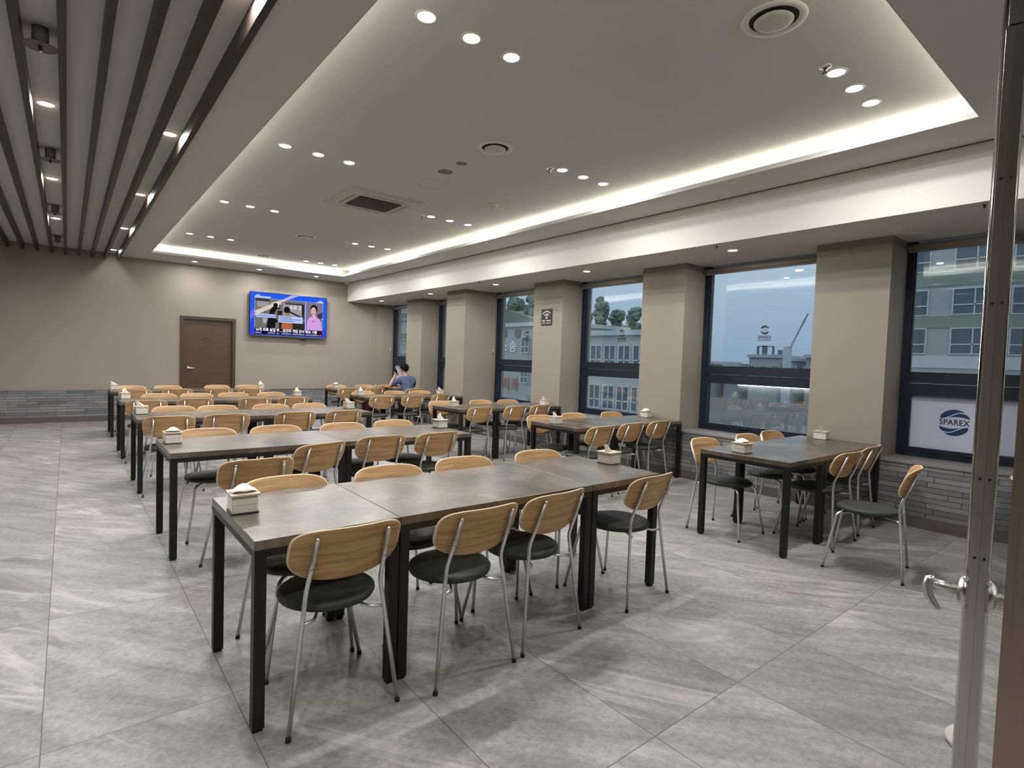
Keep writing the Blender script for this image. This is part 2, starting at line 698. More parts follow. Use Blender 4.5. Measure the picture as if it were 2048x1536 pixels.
q = 0.075
led('light_strip', HX0 - q - 0.02, HX0 - q, HY0, HY1, 'warm white light strip hidden in the ceiling cove beside the brown slats')
led('light_strip', HX1 + q, HX1 + q + 0.02, HY0, HY1, 'warm white light strip hidden in the ceiling cove along the window side')
led('light_strip', HX0, HX1, HY0 - q - 0.02, HY0 - q, 'warm white light strip hidden in the ceiling cove nearest the glass door')
led('light_strip', HX0, HX1, HY1 + q, HY1 + q + 0.02, 'warm white light strip hidden in the ceiling cove above the television wall')

struct('trim_2', MB().box(5.53, 7.0, YS, YB + 0.2, Z_BM, 3.6), BEAMM)
struct('trim_3', MB().box(5.518, 5.53, YS, YB, Z_LOW - 0.007, Z_LOW), mat('painted_gap_shadow', srgb(96, 92, 87), 0.9))  # dark strip coloured as the shade in the ceiling gap

# back wall with its door opening
DX0, DX1, DZ = 1.868, 2.943, 2.19
b = MB()
b.box(XL, DX0, YB, YB + 0.2, 0, 3.6)
b.box(DX1, 7.0, YB, YB + 0.2, 0, 3.6)
b.box(DX0, DX1, YB, YB + 0.2, DZ, 3.6)
struct('wall_back', b, WALL)
b = MB()
b.box(XL, DX0 - 0.004, YB - 0.02, YB, 0.1, 0.606)
b.box(DX1 + 0.004, XB, YB - 0.02, YB, 0.1, 0.606)
struct('trim_4', b, BRICK_B)
b = MB()
b.box(XL, DX0 - 0.004, YB - 0.028, YB, 0.606, 0.616)
b.box(DX1 + 0.004, XB, YB - 0.028, YB, 0.606, 0.616)
struct('trim_5', b, STEEL)
b = MB()
b.box(XL, DX0 - 0.004, YB - 0.03, YB, 0, 0.1)
b.box(DX1 + 0.004, XB, YB - 0.03, YB, 0, 0.1)
struct('baseboard_back', b, BASEB)

struct('wall_left', MB().box(XL - 0.2, XL, YS - 0.2, YB + 0.2, 0, 3.6), WALL)
b = MB()
b.box(XL - 0.2, 7.0, YS - 0.2, YS, 0, 3.6)
struct('wall_front', b, WALL)

# window wall: low brick wall, sill, piers
struct('wall_right', MB().box(XB, 7.0, YS, YB, 0.1, 0.600), BRICK_R)
struct('baseboard_right', MB().box(XB - 0.012, 7.0, YS, YB - 0.03, 0, 0.1), BASEB)
struct('trim_6', MB().box(XB - 0.012, 7.0, YS, YB, 0.600, 0.622), SILL)
PIERS = [(YS, 0.30), (1.926, 2.63), (4.25, 4.94), (6.55, 7.26), (8.93, 9.60), (11.16, 11.86), (13.47, YB)]
for i, (y0, y1) in enumerate(PIERS):
    xf = 6.0 if i == 4 else XB
    b = MB().box(xf, 7.0, y0, y1, 0.0 if i == 4 else 0.622, Z_BM)
    struct('wall_right', b, WALL)
    b = MB().box(xf - 0.003, 6.78, y0 - 0.003, y1 + 0.003, Z_BM - 0.075, Z_BM - 0.0005)
    struct('trim_%d' % (7 + i), b, make_plaster('taupe_crown_band', srgb(138, 130, 119), srgb(134, 126, 115)))

WINS = [(0.30, 1.926), (2.63, 4.25), (4.94, 6.55), (7.26, 8.93), (9.60, 11.16), (11.86, 13.47)]
WZ0, WM0, WM1, WZ1 = 0.622, 1.30, 1.475, 2.82


def build_window(i, y0, y1):
    r = empty('window_%d' % (i + 1), (XW, (y0 + y1) / 2, WZ0), kind='structure')
    hw = (y1 - y0) / 2
    H = WZ1 - WZ0
    fw = 0.062
    b = MB()
    b.box(0, 0.12, -hw, -hw + fw, 0, H)
    b.box(0, 0.12, hw - fw, hw, 0, H)
    b.box(0, 0.12, -hw + fw, hw - fw, 0, 0.05)
    b.build('frame', FRAME, r)
    m0, m1 = WM0 - WZ0, WM1 - WZ0
    b = MB()
    b.box(-0.012, 0.12, -hw + fw, hw - fw, m0 + 0.075, m1)
    b.box(0.0, 0.12, -hw + fw, hw - fw, m0, m0 + 0.07)
    b.build('mullion', FRAME, r)
    # opening sash of the lower light
    b = MB()
    s = 0.045
    y_a, y_b = -hw + fw, hw - fw
    b.box(-0.006, 0.08, y_a, y_a + s, 0.05, m0)
    b.box(-0.006, 0.08, y_b - s, y_b, 0.05, m0)
    b.box(-0.006, 0.08, y_a + s, y_b - s, 0.05, 0.05 + s)
    b.box(-0.006, 0.08, y_a + s, y_b - s, m0 - s, m0)
    sash = b.build('sash', FRAME, r)
    MB().bevel_box(-0.03, -0.006, 0.10, 0.24, 0.058, 0.078, 0.005).build('window_handle', FRAME2, sash)
    MB().box(0.04, 0.046, y_a + s, y_b - s, 0.05 + s, m0 - s).build('glass_pane', GLASS, sash)
    # gasket line of the fixed light
    b = MB()
    gq = 0.012
    b.box(0.03, 0.07, y_a, y_a + gq, m1, H - 0.001)
    b.box(0.03, 0.07, y_b - gq, y_b, m1, H - 0.001)
    b.box(0.03, 0.07, y_a + gq, y_b - gq, m1, m1 + gq)
    b.build('gasket', FRAME2, r)
    MB().box(0.04, 0.046, y_a, y_b, m1, H - 0.001).build('glass_pane', GLASS, r)
    return r


WIN = [build_window(i, *w) for i, w in enumerate(WINS)]


def wave_logo(name, R, m, mtx, parent):
    """round emblem of two wave pairs, above and below the lettering"""
    b = MB()

    def strip(f_lo, f_hi, x0, x1, flip):
        n = 22
        top, bot = [], []
        for i in range(n + 1):
            x = x0 + (x1 - x0) * i / n
            lim = math.sqrt(max(0.0, 1 - x * x))
            hi = min(f_hi(x), lim)
            lo = min(f_lo(x), hi)
            top.append((x, hi))
            bot.append((x, lo))
        for i in range(n):
            pts = [bot[i], bot[i + 1], top[i + 1], top[i]]
            if flip:
                pts = [(-x, -y) for x, y in pts]
            vs = [b.bm.verts.new(mtx @ Vector((x * R, y * R, 0))) for x, y in pts]
            b._f(vs)

    def f1(x):
        return 0.56 + 0.26 * math.sin((x + 0.2) * 2.4) - 0.10 * max(0, x - 0.3)

    def f2(x):
        return 0.48 + 0.26 * math.sin((x + 0.2) * 2.4) - 0.12 * max(0, x - 0.3)

    def f3(x):
        return 0.36 + 0.10 * math.sin((x + 0.35) * 2.6) - 0.06 * x * 0.5
    for fl in (False, True):
        strip(f1, lambda x: 2.0, -0.86, 0.62, fl)
        strip(f3, f2, -0.95, 0.93, fl)
    bmesh.ops.remove_doubles(b.bm, verts=list(b.bm.verts), dist=R * 0.002)
    return b.build(name, m, parent)


def local(mtx_world, parent):
    return Matrix.Translation(-Vector(parent.location)) @ mtx_world


# frosted film with the shop emblem in the nearest window, plain film in the farthest
yc = (WINS[0][0] + WINS[0][1]) / 2
hw = (WINS[0][1] - WINS[0][0]) / 2 - 0.107
fl = MB().box(0.030, 0.034, -hw, hw, 0.09, 0.640).build('window_film', FILM, WIN[0])
MB().box(0.028, 0.0298, -hw, hw, 0.575, 0.640).build('film_overlap', FILM2, fl)
LY, LZ = 1.458, 0.998
wave_logo('emblem', 0.130, LOGO, local(plane_x(XW + 0.0285, LY, LZ), WIN[0]), fl)
text_mesh('lettering', 'SPAREX', 0.078, mat('plum_letter_print', srgb(52, 40, 56), 0.5), local(plane_x(XW + 0.0283, LY, LZ), WIN[0]), fl, sx=0.86, bold=0.0012, spacing=1.05)
hw = (WINS[5][1] - WINS[5][0]) / 2 - 0.107
MB().box(0.030, 0.034, -hw, hw, 0.09, 0.640).build('window_film', FILM, WIN[5])
for i, (yy, zz) in ((1, (3.41, 1.955)), (2, (5.70, 1.955)), (3, (8.0, 1.975))):
    dec = wave_logo('emblem_sticker', 0.058, LOGOK, local(plane_x(XW + 0.0395, yy, zz), WIN[i]), WIN[i])
    text_mesh('lettering', 'SPAREX', 0.020, LOGOK, local(plane_x(XW + 0.0393, yy, zz), WIN[i]), dec, sx=1.0)
    text_mesh('lettering', 'SPAREX', 0.052, LOGOK, local(plane_x(XW + 0.0393, yy, zz - 0.092), WIN[i]), dec, sx=0.95, bold=0.0014)
    b = MB()
    x = -0.085
    while x < 0.085:
        w = random.uniform(0.006, 0.014)
        b.box(XW + 0.0388 - WIN[i].location.x, XW + 0.0395 - WIN[i].location.x, yy - x - w - WIN[i].location.y, yy - x - WIN[i].location.y, zz - 0.132 - WZ0, zz - 0.120 - WZ0)
        x += w + 0.003
    b.build('fine_print', LOGOK, dec)

# roller blinds wound up at the head of each window
BL_LAB = ['nearest the glass door', 'above the window with the round emblem and the crane view', 'above the window beside the wireless sign pillar',
          'above the window that looks onto the shop signs', 'above the narrow slit of window behind the deep pillar', 'above the farthest window by the back wall']
for i, (y0, y1) in enumerate(WINS):
    r = empty('roller_blind', (6.735, (y0 + y1) / 2, 2.722), label='rolled-up taupe roller blind ' + BL_LAB[i], cat='blind', group='roller blinds above the windows')
    hw = (y1 - y0) / 2 - 0.006
    b = MB()
    b.smooth = True
    b.tube([(0, -hw, 0.035), (0, hw, 0.035)], 0.030, 16)
    b.build('fabric_roll', BLIND, r)
    for sy in (-1, 1):
        MB().box(-0.034, 0.03, sy * hw - 0.004 * (sy > 0), sy * hw + 0.004 * (sy < 0), 0.0, 0.0975).build('end_bracket', ALU, r)
    MB().box(0.012, 0.026, -hw + 0.01, hw - 0.01, -0.016, 0.022).build('fabric_hem', BLIND, r)
    if i in (3, 5):
        b = MB()
        b.tube([(-0.05, hw - 0.03, 0.03), (-0.05, hw - 0.03, -1.03)], 0.002, 5)
        ch = b.build('cord', WHITE, r)
        b = MB()
        b.smooth = True
        b.lathe([(0.004, 0), (0.010, 0.01), (0.010, 0.075), (0.004, 0.085)], 10, (-0.05, hw - 0.03, -1.11))
        b.build('cord_weight', WHITE, ch)

# door in the back wall
d1 = empty('door_1', (DX0, YB, 0), kind='structure')
b = MB()
fw = 0.065
W_ = DX1 - DX0
b.box(0, fw, -0.025, 0.10, 0, DZ)
b.box(W_ - fw, W_, -0.025, 0.10, 0, DZ)
b.box(fw, W_ - fw, -0.025, 0.10, DZ - fw, DZ)
b.build('door_frame', DOORF, d1)
lf = MB().box(fw, W_ - fw, 0.03, 0.07, 0.005, DZ - fw).build('door_leaf', DOORM, d1)
b = MB()
b.smooth = True
b.tube([(0.15, 0.03, 1.08), (0.15, 0.018, 1.08)], 0.028, 18)
b.tube([(0.15, 0.02, 1.08), (0.15, -0.035, 1.08)] + arc((0.15, -0.02, 1.08), (0.15, -0.045, 1.08), (0.22, -0.045, 1.08), 0.012)[1:] + [(0.28, -0.045, 1.078)], 0.0105, 10)
b.build('door_handle', CHROME, lf)
b = MB()
random.seed(3)
for zz, h, n in ((1.705, 0.030, 9), (1.660, 0.026, 11)):
    x = 0.40
    for k in range(n):
        w = random.uniform(0.013, 0.022)
        b.box(x, x + w, 0.0292, 0.0299, zz, zz + h)
        x += w + 0.004
b.build('door_lettering', mat('dark_door_print', srgb(62, 46, 36), 0.6), lf)

# slats of the left ceiling
for k in range(26):
    xr = 0.808 - 0.2025 * k
    if xr - 0.04 < XL:
        break
    o = MB().box(-0.04, 0, -(YB - YS) / 2, (YB - YS) / 2, 0, Z_SL - 3.20).build('ceiling_slat', SLAT, None, (xr, (YB + YS) / 2, 3.20))
    nth = ['rightmost', 'second from the right', 'third from the right', 'fourth from the right', 'fifth from the right', 'sixth from the right', 'seventh from the right',
           'eighth from the right', 'ninth from the right', 'tenth from the right']
    lab = 'long dark brown ceiling slat, ' + (nth[k] if k < 10 else 'number %d counting from the white ceiling edge' % (k + 1)) + ', running to the back wall'
    if k == 0:
        lab = 'long dark brown ceiling slat bordering the white ceiling edge, with bright lamp reflections'
    tag(o, lab, 'ceiling slat', 'brown ceiling slats')


# ------------------------------------------------------------------ lamps
def make_downlight():
    r = empty('downlight')
    b = MB()
    b.smooth = True
    b.lathe([(0.050, -0.001), (0.053, -0.005), (0.057, -0.007), (0.064, -0.005), (0.068, 0.0)], 28, cap=False)
    b.build('trim_ring', WHITE, r)
    b = MB()
    b.smooth = True
    b.lathe([(0.0, -0.0035), (0.030, -0.003), (0.051, -0.002)], 24, cap=False)
    b.build('lens', LENS, r)
    return r


DL = make_downlight()
_first = [True]
spot_d = bpy.data.lights.new('downlight_beam', 'AREA')
spot_d.shape = 'DISK'
spot_d.size = 0.09
spot_d.spread = math.radians(180)
spot_d.energy = SPOT_W
spot_d.color = (1.0, 0.995, 0.985)


spot_w = spot_d.copy()
spot_w.energy = SPOT_W * 0.65        # wall washers run dimmer
spot_s = spot_d.copy()
spot_s.energy = SPOT_W * 0.85       # the slat ceiling's lamps
spot_f = spot_d.copy()
spot_f.energy = SPOT_W * 0.15       # the faint one by the back wall


def downlight(x, y, z, label, group, lamp=spot_d):
    if _first[0]:
        o = DL
        _first[0] = False
    else:
        o = copy_tree(DL)
        for ch in list(o.children):
            if ch.type == 'LIGHT':
                bpy.data.objects.remove(ch)
    o.location = (x, y, z - 0.001)
    tag(o, label, 'downlight', group)
    if lamp:
        s = bpy.data.objects.new('lamp_beam', lamp)
        COL.objects.link(s)
        s.parent = o
        s.location = (0, 0, -0.012)
    return o


ORD = ['first', 'second', 'third', 'fourth', 'fifth', 'sixth', 'seventh', 'eighth']
TRIO = ['left', 'middle', 'right']
for r_, y in enumerate((2.92, 5.59, 8.22, 10.89)):
    for c_, x in enumerate((1.63, 1.948, 2.266)):
        downlight(x, y, Z_UP, '%s lamp of the %s downlight trio from the camera, slat side' % (TRIO[c_], ORD[r_]), 'recessed downlights in trios')
for r_, y in enumerate((1.60, 4.21, 6.85, 9.48, 12.06)):
    for c_, x in enumerate((3.98, 4.29, 4.605)):
        downlight(x, y, Z_UP, '%s lamp of the %s downlight trio from the camera, window side' % (TRIO[c_], ORD[r_]), 'recessed downlights in trios')
for c_, x in enumerate((2.04, 3.29, 4.54)):
    downlight(x, 13.03, Z_LOW, '%s downlight of the three in the ceiling strip above the television wall' % TRIO[c_], 'downlights above the back wall', spot_w)
SOF = ['nearest the glass door', 'above the window with the crane view', 'above the window beside the wireless sign', 'just before the deep pillar', 'just past the deep pillar', 'nearest the back wall']
for r_, y in enumerate((1.10, 3.41, 5.70, 7.92, 10.19, 12.52)):
    downlight(5.96, y, Z_BM, 'downlight under the white window beam, ' + SOF[r_], 'downlights under the window beam', spot_w) if r_ else None
for r_, y in enumerate((13.06, 10.59, 8.13, 5.68, 3.22, 0.76)):
    downlight(0.69, y, Z_SL, '%s downlight from the back wall between the two rightmost brown slats' % ORD[r_], 'downlights between the brown slats', spot_s if r_ else spot_f)
    if r_:
        downlight(-0.126, y - 0.0, Z_SL, '%s downlight from the back wall in the slat gap holding sprinklers' % ORD[r_ - 1], 'downlights between the brown slats', spot_s)
    if r_:
        downlight(-1.14, y, Z_SL, '%s downlight from the back wall in the left part of the slat ceiling' % ORD[r_], 'downlights between the brown slats', spot_s)
    if r_ % 2 == 0:
        downlight(-2.76, y, Z_SL, '%s downlight from the back wall in the far left of the slat ceiling' % ORD[r_], 'downlights between the brown slats', spot_s)


for x, t in ((-3.4, 'farthest left'), (-1.6, 'second left'), (0.4, 'middle'), (2.6, 'right')):  # unseen lamps added behind the camera to brighten the steel door edge
    downlight(x, -0.95, Z_LOW if x > 0.81 else Z_SL, '%s added fill downlight behind the camera, brightening the door metal' % t, 'added fill downlights')


# ------------------------------------------------------------------ ceiling fittings
def diffuser(x, y, R, label):
    r = empty('air_diffuser', (x, y, Z_UP), label=label, cat='air vent', group='round ceiling air diffusers')
    b = MB()
    b.smooth = True
    b.lathe([(R * 0.74, 0.0), (R * 0.78, -0.012), (R * 0.97, -0.010), (R, -0.003), (R * 0.99, 0.0)], 40, cap=False)
    b.build('outer_ring', WHITE, r)
    b = MB()
    b.lathe([(0, -0.0015), (R * 0.76, -0.0015)], 40, cap=False)
    b.build('gap_shade_disc', DARKV, r)  # flat disc painted dark for the shade within the ring
    b = MB()
    b.smooth = True
    b.lathe([(0, -0.030), (R * 0.42, -0.028), (R * 0.58, -0.022), (R * 0.60, -0.016), (R * 0.50, -0.003)], 40, cap=False)
    b.build('centre_disc', OFFW, r)


diffuser(3.12, 1.605, 0.175, 'large round white air diffuser on the ceiling nearest the camera')
diffuser(3.12, 4.222, 0.168, 'round white air diffuser on the ceiling near the two flush speakers')
diffuser(3.14, 9.555, 0.168, 'round white air diffuser on the ceiling between the air conditioner and the back cove')
diffuser(3.14, 12.147, 0.168, 'round white air diffuser on the ceiling right at the back cove')


def speaker(x, y, R, label):
    r = empty('ceiling_speaker', (x, y, Z_UP), label=label, cat='speaker')
    b = MB()
    b.smooth = True
    b.lathe([(R * 0.9, -0.004), (R, -0.004), (R * 1.02, 0)], 32, cap=False)
    b.build('rim', WHITE, r)
    b = MB()
    b.smooth = True
    b.lathe([(0, -0.007), (R * 0.6, -0.006), (R * 0.91, -0.003)], 32, cap=False)
    b.build('grille', GREYM, r)


speaker(3.131, 5.117, 0.092, 'larger round grey ceiling speaker grille beside the air conditioner')
speaker(3.118, 4.788, 0.064, 'smaller round grey ceiling speaker grille near the round air vent')


def sensor(x, y, label):
    r = empty('smoke_detector', (x, y, Z_UP), label=label, cat='smoke detector')
    b = MB()
    b.smooth = True
    b.lathe([(0.062, 0.0), (0.062, -0.012), (0.055, -0.018), (0.05, -0.018)], 24)
    b.build('base', WHITE, r)
    b = MB()
    b.smooth = True
    b.lathe([(0.046, -0.018), (0.042, -0.042), (0.028, -0.052), (0, -0.052)], 24, cap=False)
    b.build('sensor_head', OFFW, r)


sensor(4.254, 5.755, 'white domed smoke detector on the raised ceiling right of the air conditioner')
sensor(3.152, 10.915, 'white domed smoke detector on the raised ceiling toward the back cove')


def sprinkler(x, y, label):
    r = empty('fire_sprinkler', (x, y, Z_UP), label=label, cat='sprinkler', group='chrome sprinkler heads in the raised ceiling')
    b = MB()
    b.smooth = True
    b.lathe([(0.038, 0.0), (0.036, -0.006), (0.016, -0.010)], 20, cap=False)
    b.build('escutcheon', CHROME, r)
    b = MB()
    b.smooth = True
    b.lathe([(0.010, -0.006), (0.010, -0.022), (0.006, -0.026), (0.006, -0.038), (0.018, -0.040), (0.018, -0.043), (0, -0.043)], 14, cap=False)
    b.build('sprinkler_head', GREYD, r)


for r_, y in enumerate((1.62, 4.26, 6.88, 9.55, 12.10)):
    sprinkler(3.855, y, 'small chrome sprinkler head left of the %s window-side downlight trio from the camera' % ORD[r_])

for r_, (y) in enumerate((4.37, 6.92, 9.62, 12.2)):
    r = empty('fire_sprinkler', (-0.122, y, Z_SL), label='hanging sprinkler with wide collector plate between brown slats, %s from the camera' % ORD[r_], cat='sprinkler', group='sprinklers between the brown slats')
    b = MB()
    b.smooth = True
    b.lathe([(0.040, 0), (0.040, -0.105)], 18)
    b.build('pipe_sleeve', mat('grey_brown_pipe', srgb(150, 142, 132), 0.5), r)
    b = MB()
    b.lathe([(0.0, -0.104), (0.082, -0.108), (0.082, -0.110), (0.0, -0.107)], 28, cap=False)
    b.build('collector_plate', mat('grey_brown_plate', srgb(96, 86, 78), 0.5), r)
    b = MB()
    b.smooth = True
    b.lathe([(0.010, -0.106), (0.010, -0.120), (0.004, -0.124), (0.014, -0.134), (0, -0.134)], 12, cap=False)
    b.build('sprinkler_head', mat('dark_bronze', srgb(58, 48, 42), 0.4, 0.6), r)
for y, t in ((3.42, 'above the crane-view window'), (7.97, 'just before the deep pillar'), (1.11, 'nearest the glass door')):
    b = MB()
    b.smooth = True
    b.lathe([(0.016, 0), (0.014, -0.006), (0.006, -0.010), (0.006, -0.024), (0.012, -0.026), (0, -0.027)], 12, cap=False)
    o = b.build('fire_sprinkler', mat('dark_bronze'), None, (5.64, y, Z_BM))
    tag(o, 'tiny dark sprinkler head under the window beam, ' + t, 'sprinkler', 'sprinklers under the window beam')

# cassette air conditioner
ax0, ax1, ay0, ay1 = 2.585, 3.575, 6.30, 7.24
ac = empty('air_conditioner', ((ax0 + ax1) / 2, (ay0 + ay1) / 2, Z_UP), label='square white ceiling cassette air conditioner with a dark slatted grille', cat='air conditioner')
hx, hy = (ax1 - ax0) / 2, (ay1 - ay0) / 2


def rrect(hx, hy, r, n=6):
    p = []
    for cx, cy, a0 in ((hx - r, hy - r, 0), (-hx + r, hy - r, 90), (-hx + r, -hy + r, 180), (hx - r, -hy + r, 270)):
        for i in range(n + 1):
            a = math.radians(a0 + 90 * i / n)
            p.append((cx + r * math.cos(a), cy + r * math.sin(a)))
    return p


b = MB()
b.prism(rrect(hx, hy, 0.02), lambda u, v, w: (u, v, -w), 0.016)
b.prism(rrect(hx - 0.02, hy - 0.02, 0.03), lambda u, v, w: (u, v, -0.016 - w), 0.012)
b.build('panel', OFFW, ac)
b = MB()
pts = rrect(hx - 0.10, hy - 0.10, 0.13)
b.tube([(x, y, -0.028) for x, y in pts] + [(pts[0][0], pts[0][1], -0.028)], 0.005, 6)
b.build('louvre_trim', WHITE, ac)
b = MB()
for sx, sy, lx, ly in ((0, 1, 0.27, 0.018), (0, -1, 0.27, 0.018), (1, 0, 0.018, 0.24), (-1, 0, 0.018, 0.24)):
    cx, cy = sx * (hx - 0.135), sy * (hy - 0.135)
    b.box(cx - lx, cx + lx, cy - ly, cy + ly, -0.0295, -0.0282)
b.build('louvre', mat('grey_louvre', srgb(150, 145, 138), 0.5), ac)
b = MB()
b.prism(rrect(0.285, 0.245, 0.03), lambda u, v, w: (u, v, -0.0282 - w), 0.003)
gr = b.build('intake_grille', DARKV, ac)
b = MB()
for i in range(22):
    x = -0.27 + 0.54 * i / 21
    b.box(x - 0.006, x + 0.006, -0.235, 0.235, -0.038, -0.0312)
b.build('grille_slats', GREYD, gr)

# access hatch outline
b = MB()
for (x0, x1, y0, y1) in ((3.10, 3.40, 5.44, 5.445), (3.10, 3.40, 5.715, 5.72), (3.10, 3.105, 5.445, 5.715), (3.395, 3.40, 5.445, 5.715)):
    b.box(x0 - 3.25, x1 - 3.25, y0 - 5.58, y1 - 5.58, -0.003, 0)
b.box(-0.12, -0.10, 0.125, 0.137, -0.008, 0)
o = b.build('access_hatch', OFFW, None, (3.25, 5.58, Z_UP))
tag(o, 'faint square access hatch outline in the ceiling between speakers and air conditioner', 'access hatch')

# dome camera at the back corner
r = empty('security_camera', (5.40, 13.28, Z_LOW), label='small white dome security camera at the back corner of the ceiling', cat='security camera')
b = MB()
b.smooth = True
b.lathe([(0.055, 0), (0.055, -0.03), (0.046, -0.04)], 20)
b.build('base', WHITE, r)
b = MB()
b.smooth = True
b.lathe([(0.045, -0.038), (0.043, -0.06), (0.028, -0.083), (0, -0.09)], 18, cap=False)
b.build('dome', OFFW, r)
b = MB()
b.smooth = True
b.tube([(-0.012, -0.028, -0.066), (-0.020, -0.047, -0.070)], 0.015, 12)
b.build('camera_lens', RUBBER, r)

# ------------------------------------------------------------------ television
TVX0, TVX1, TVZ0, TVZ1, TVY = 3.20, 4.96, 1.858, 2.842, 13.44
tv = empty('television', ((TVX0 + TVX1) / 2, YB, (TVZ0 + TVZ1) / 2), label='large wall-mounted television showing a news broadcast with a blue frame', cat='television')
cx, cz = tv.location.x, tv.location.z
w2, h2 = (TVX1 - TVX0) / 2, (TVZ1 - TVZ0) / 2
ty = TVY - YB
MB().bevel_box(-w2, w2, ty, ty + 0.055, -h2, h2, 0.006).build('television_case', mat('black_gloss_plastic', srgb(14, 14, 16), 0.25), tv)
MB().box(-0.35, 0.35, ty + 0.055, -0.001, -0.22, 0.22).build('wall_bracket', BLACK, tv)
MB().box(-w2, w2, ty - 0.004, ty + 0.01, -h2 - 0.012, -h2 + 0.006).build('bottom_trim', STEEL_P, tv)
MB().bevel_box(0.28, 0.40, ty + 0.0, ty + 0.05, -h2 - 0.055, -h2 - 0.010, 0.008).build('sensor_box', RUBBER, tv)


def tvm(name, r, g_, b_):
    return emis('screen_' + name, srgb(r, g_, b_), TV_E)


SW, SH = w2 - 0.012, h2 - 0.012
scr = MB().box(-SW, SW, ty - 0.0015, ty + 0.001, -SH, SH).build('screen', tvm('blue', 36, 92, 240), tv)
_lay = [0]


def pic(name, m, polys, sub=None):
    """flat lit shapes on the screen; polys in screen units 0..1 from the top left"""
    _lay[0] += 1
    y = ty - 0.0015 - 0.0003 * _lay[0]
    b = MB()
    for p in polys:
        b.bm.faces.new([b.bm.verts.new((-SW + 2 * SW * u, y, SH - 2 * SH * v)) for u, v in p])
    return b.build(name, m, scr)


def rect(u0, v0, u1, v1):
    return [(u0, v0), (u0, v1), (u1, v1), (u1, v0)]


def ell(cu, cv, ru, rv, n=20):
    return [(cu + ru * math.cos(2 * PI * i / n), cv - rv * math.sin(2 * PI * i / n)) for i in range(n)]


pic('left_blue_band', tvm('blue_deep', 46, 70, 232), [[(0, 0.72), (0, 1), (0.05, 1), (0.05, 0.62)], rect(0.955, 0.78, 1, 1)])
pic('left_violet_glow', tvm('violet', 120, 112, 244), [[(0, 0.50), (0, 0.66), (0.05, 0.56), (0.05, 0.40)]])
pic('news_picture', tvm('picture', 118, 112, 106), [rect(0.055, 0.13, 0.70, 0.84)])
pic('picture_ceiling', tvm('dark_grey', 62, 62, 62), [rect(0.06, 0.13, 0.24, 0.20)])
pic('picture_desk', tvm('dark_brown', 50, 44, 40), [rect(0.36, 0.66, 0.70, 0.84)])
pic('picture_wall', tvm('pale_grey', 156, 154, 160), [rect(0.41, 0.20, 0.69, 0.56)])
pic('picture_poster', tvm('pale_grey', 156, 154, 160), [rect(0.085, 0.21, 0.23, 0.34)])
pic('picture_monitors', tvm('grey_black', 40, 38, 36), [rect(0.32, 0.20, 0.37, 0.36), rect(0.44, 0.20, 0.69, 0.23), rect(0.66, 0.20, 0.69, 0.56), rect(0.34, 0.40, 0.40, 0.50), [(0.47, 0.37), (0.48, 0.42), (0.66, 0.55), (0.66, 0.51)]])
pic('picture_monitor_glow', tvm('pale_screen', 206, 204, 210), [rect(0.333, 0.22, 0.36, 0.32), rect(0.50, 0.26, 0.535, 0.34), rect(0.55, 0.25, 0.59, 0.34), rect(0.62, 0.24, 0.645, 0.36)])
pic('picture_window_light', tvm('cream', 214, 206, 190), [[(0.06, 0.44), (0.06, 0.55), (0.40, 0.22), (0.33, 0.19)], [(0.40, 0.13), (0.24, 0.24), (0.36, 0.22), (0.47, 0.13)]])
pic('standing_figure', tvm('near_black', 24, 24, 26), [[(0.20, 0.84), (0.225, 0.55), (0.25, 0.38), (0.30, 0.27), (0.33, 0.28), (0.335, 0.36), (0.30, 0.46), (0.315, 0.58), (0.35, 0.66), (0.32, 0.70), (0.31, 0.84)], ell(0.315, 0.27, 0.03, 0.05)])
pic('white_bag', tvm('pale_violet', 168, 170, 186), [[(0.15, 0.60), (0.165, 0.72), (0.20, 0.72), (0.215, 0.60)]])
pic('seated_figure_shirt', tvm('orange_shirt', 176, 104, 66), [[(0.39, 0.84), (0.41, 0.56), (0.44, 0.50), (0.49, 0.50), (0.53, 0.56), (0.54, 0.84)]])
pic('seated_figure_head', tvm('near_black', 24, 24, 26), [ell(0.462, 0.37, 0.042, 0.085)])
pic('seated_figure_neck', tvm('skin_dim', 172, 118, 92), [rect(0.445, 0.44, 0.495, 0.51)])
pic('caption_boxes', tvm('pale_blue', 186, 202, 250), [rect(0.075, 0.50, 0.315, 0.585), rect(0.355, 0.52, 0.67, 0.68)])
pic('anchor_studio', tvm('studio', 126, 116, 140), [rect(0.715, 0.13, 0.945, 0.84)])
pic('anchor_studio_dark', tvm('studio_dark', 58, 62, 92), [[(0.87, 0.42), (0.945, 0.36), (0.945, 0.56), (0.88, 0.52)]])
pic('anchor_hair', tvm('near_black', 24, 24, 26), [ell(0.825, 0.29, 0.05, 0.105)])
pic('anchor_jacket', tvm('pink', 208, 160, 226), [[(0.725, 0.82), (0.735, 0.60), (0.76, 0.52), (0.80, 0.48), (0.845, 0.48), (0.90, 0.53), (0.93, 0.62), (0.94, 0.82)]])
pic('anchor_neck', tvm('skin', 226, 176, 178), [[(0.80, 0.44), (0.805, 0.50), (0.825, 0.57), (0.85, 0.50), (0.85, 0.44)]])
pic('anchor_face', tvm('skin', 226, 176, 178), [ell(0.818, 0.345, 0.036, 0.10)])
pic('anchor_features', tvm('dark_plum', 92, 48, 62), [ell(0.804, 0.325, 0.007, 0.010, 10), ell(0.832, 0.325, 0.007, 0.010, 10), ell(0.818, 0.40, 0.011, 0.010, 10), ell(0.816, 0.60, 0.008, 0.014, 10)])
pic('headline_bar', tvm('navy_black', 20, 16, 44), [rect(0.055, 0.83, 0.945, 0.985)])
pic('headline_red', tvm('dark_red', 92, 18, 28), [rect(0.90, 0.84, 0.945, 0.985)])
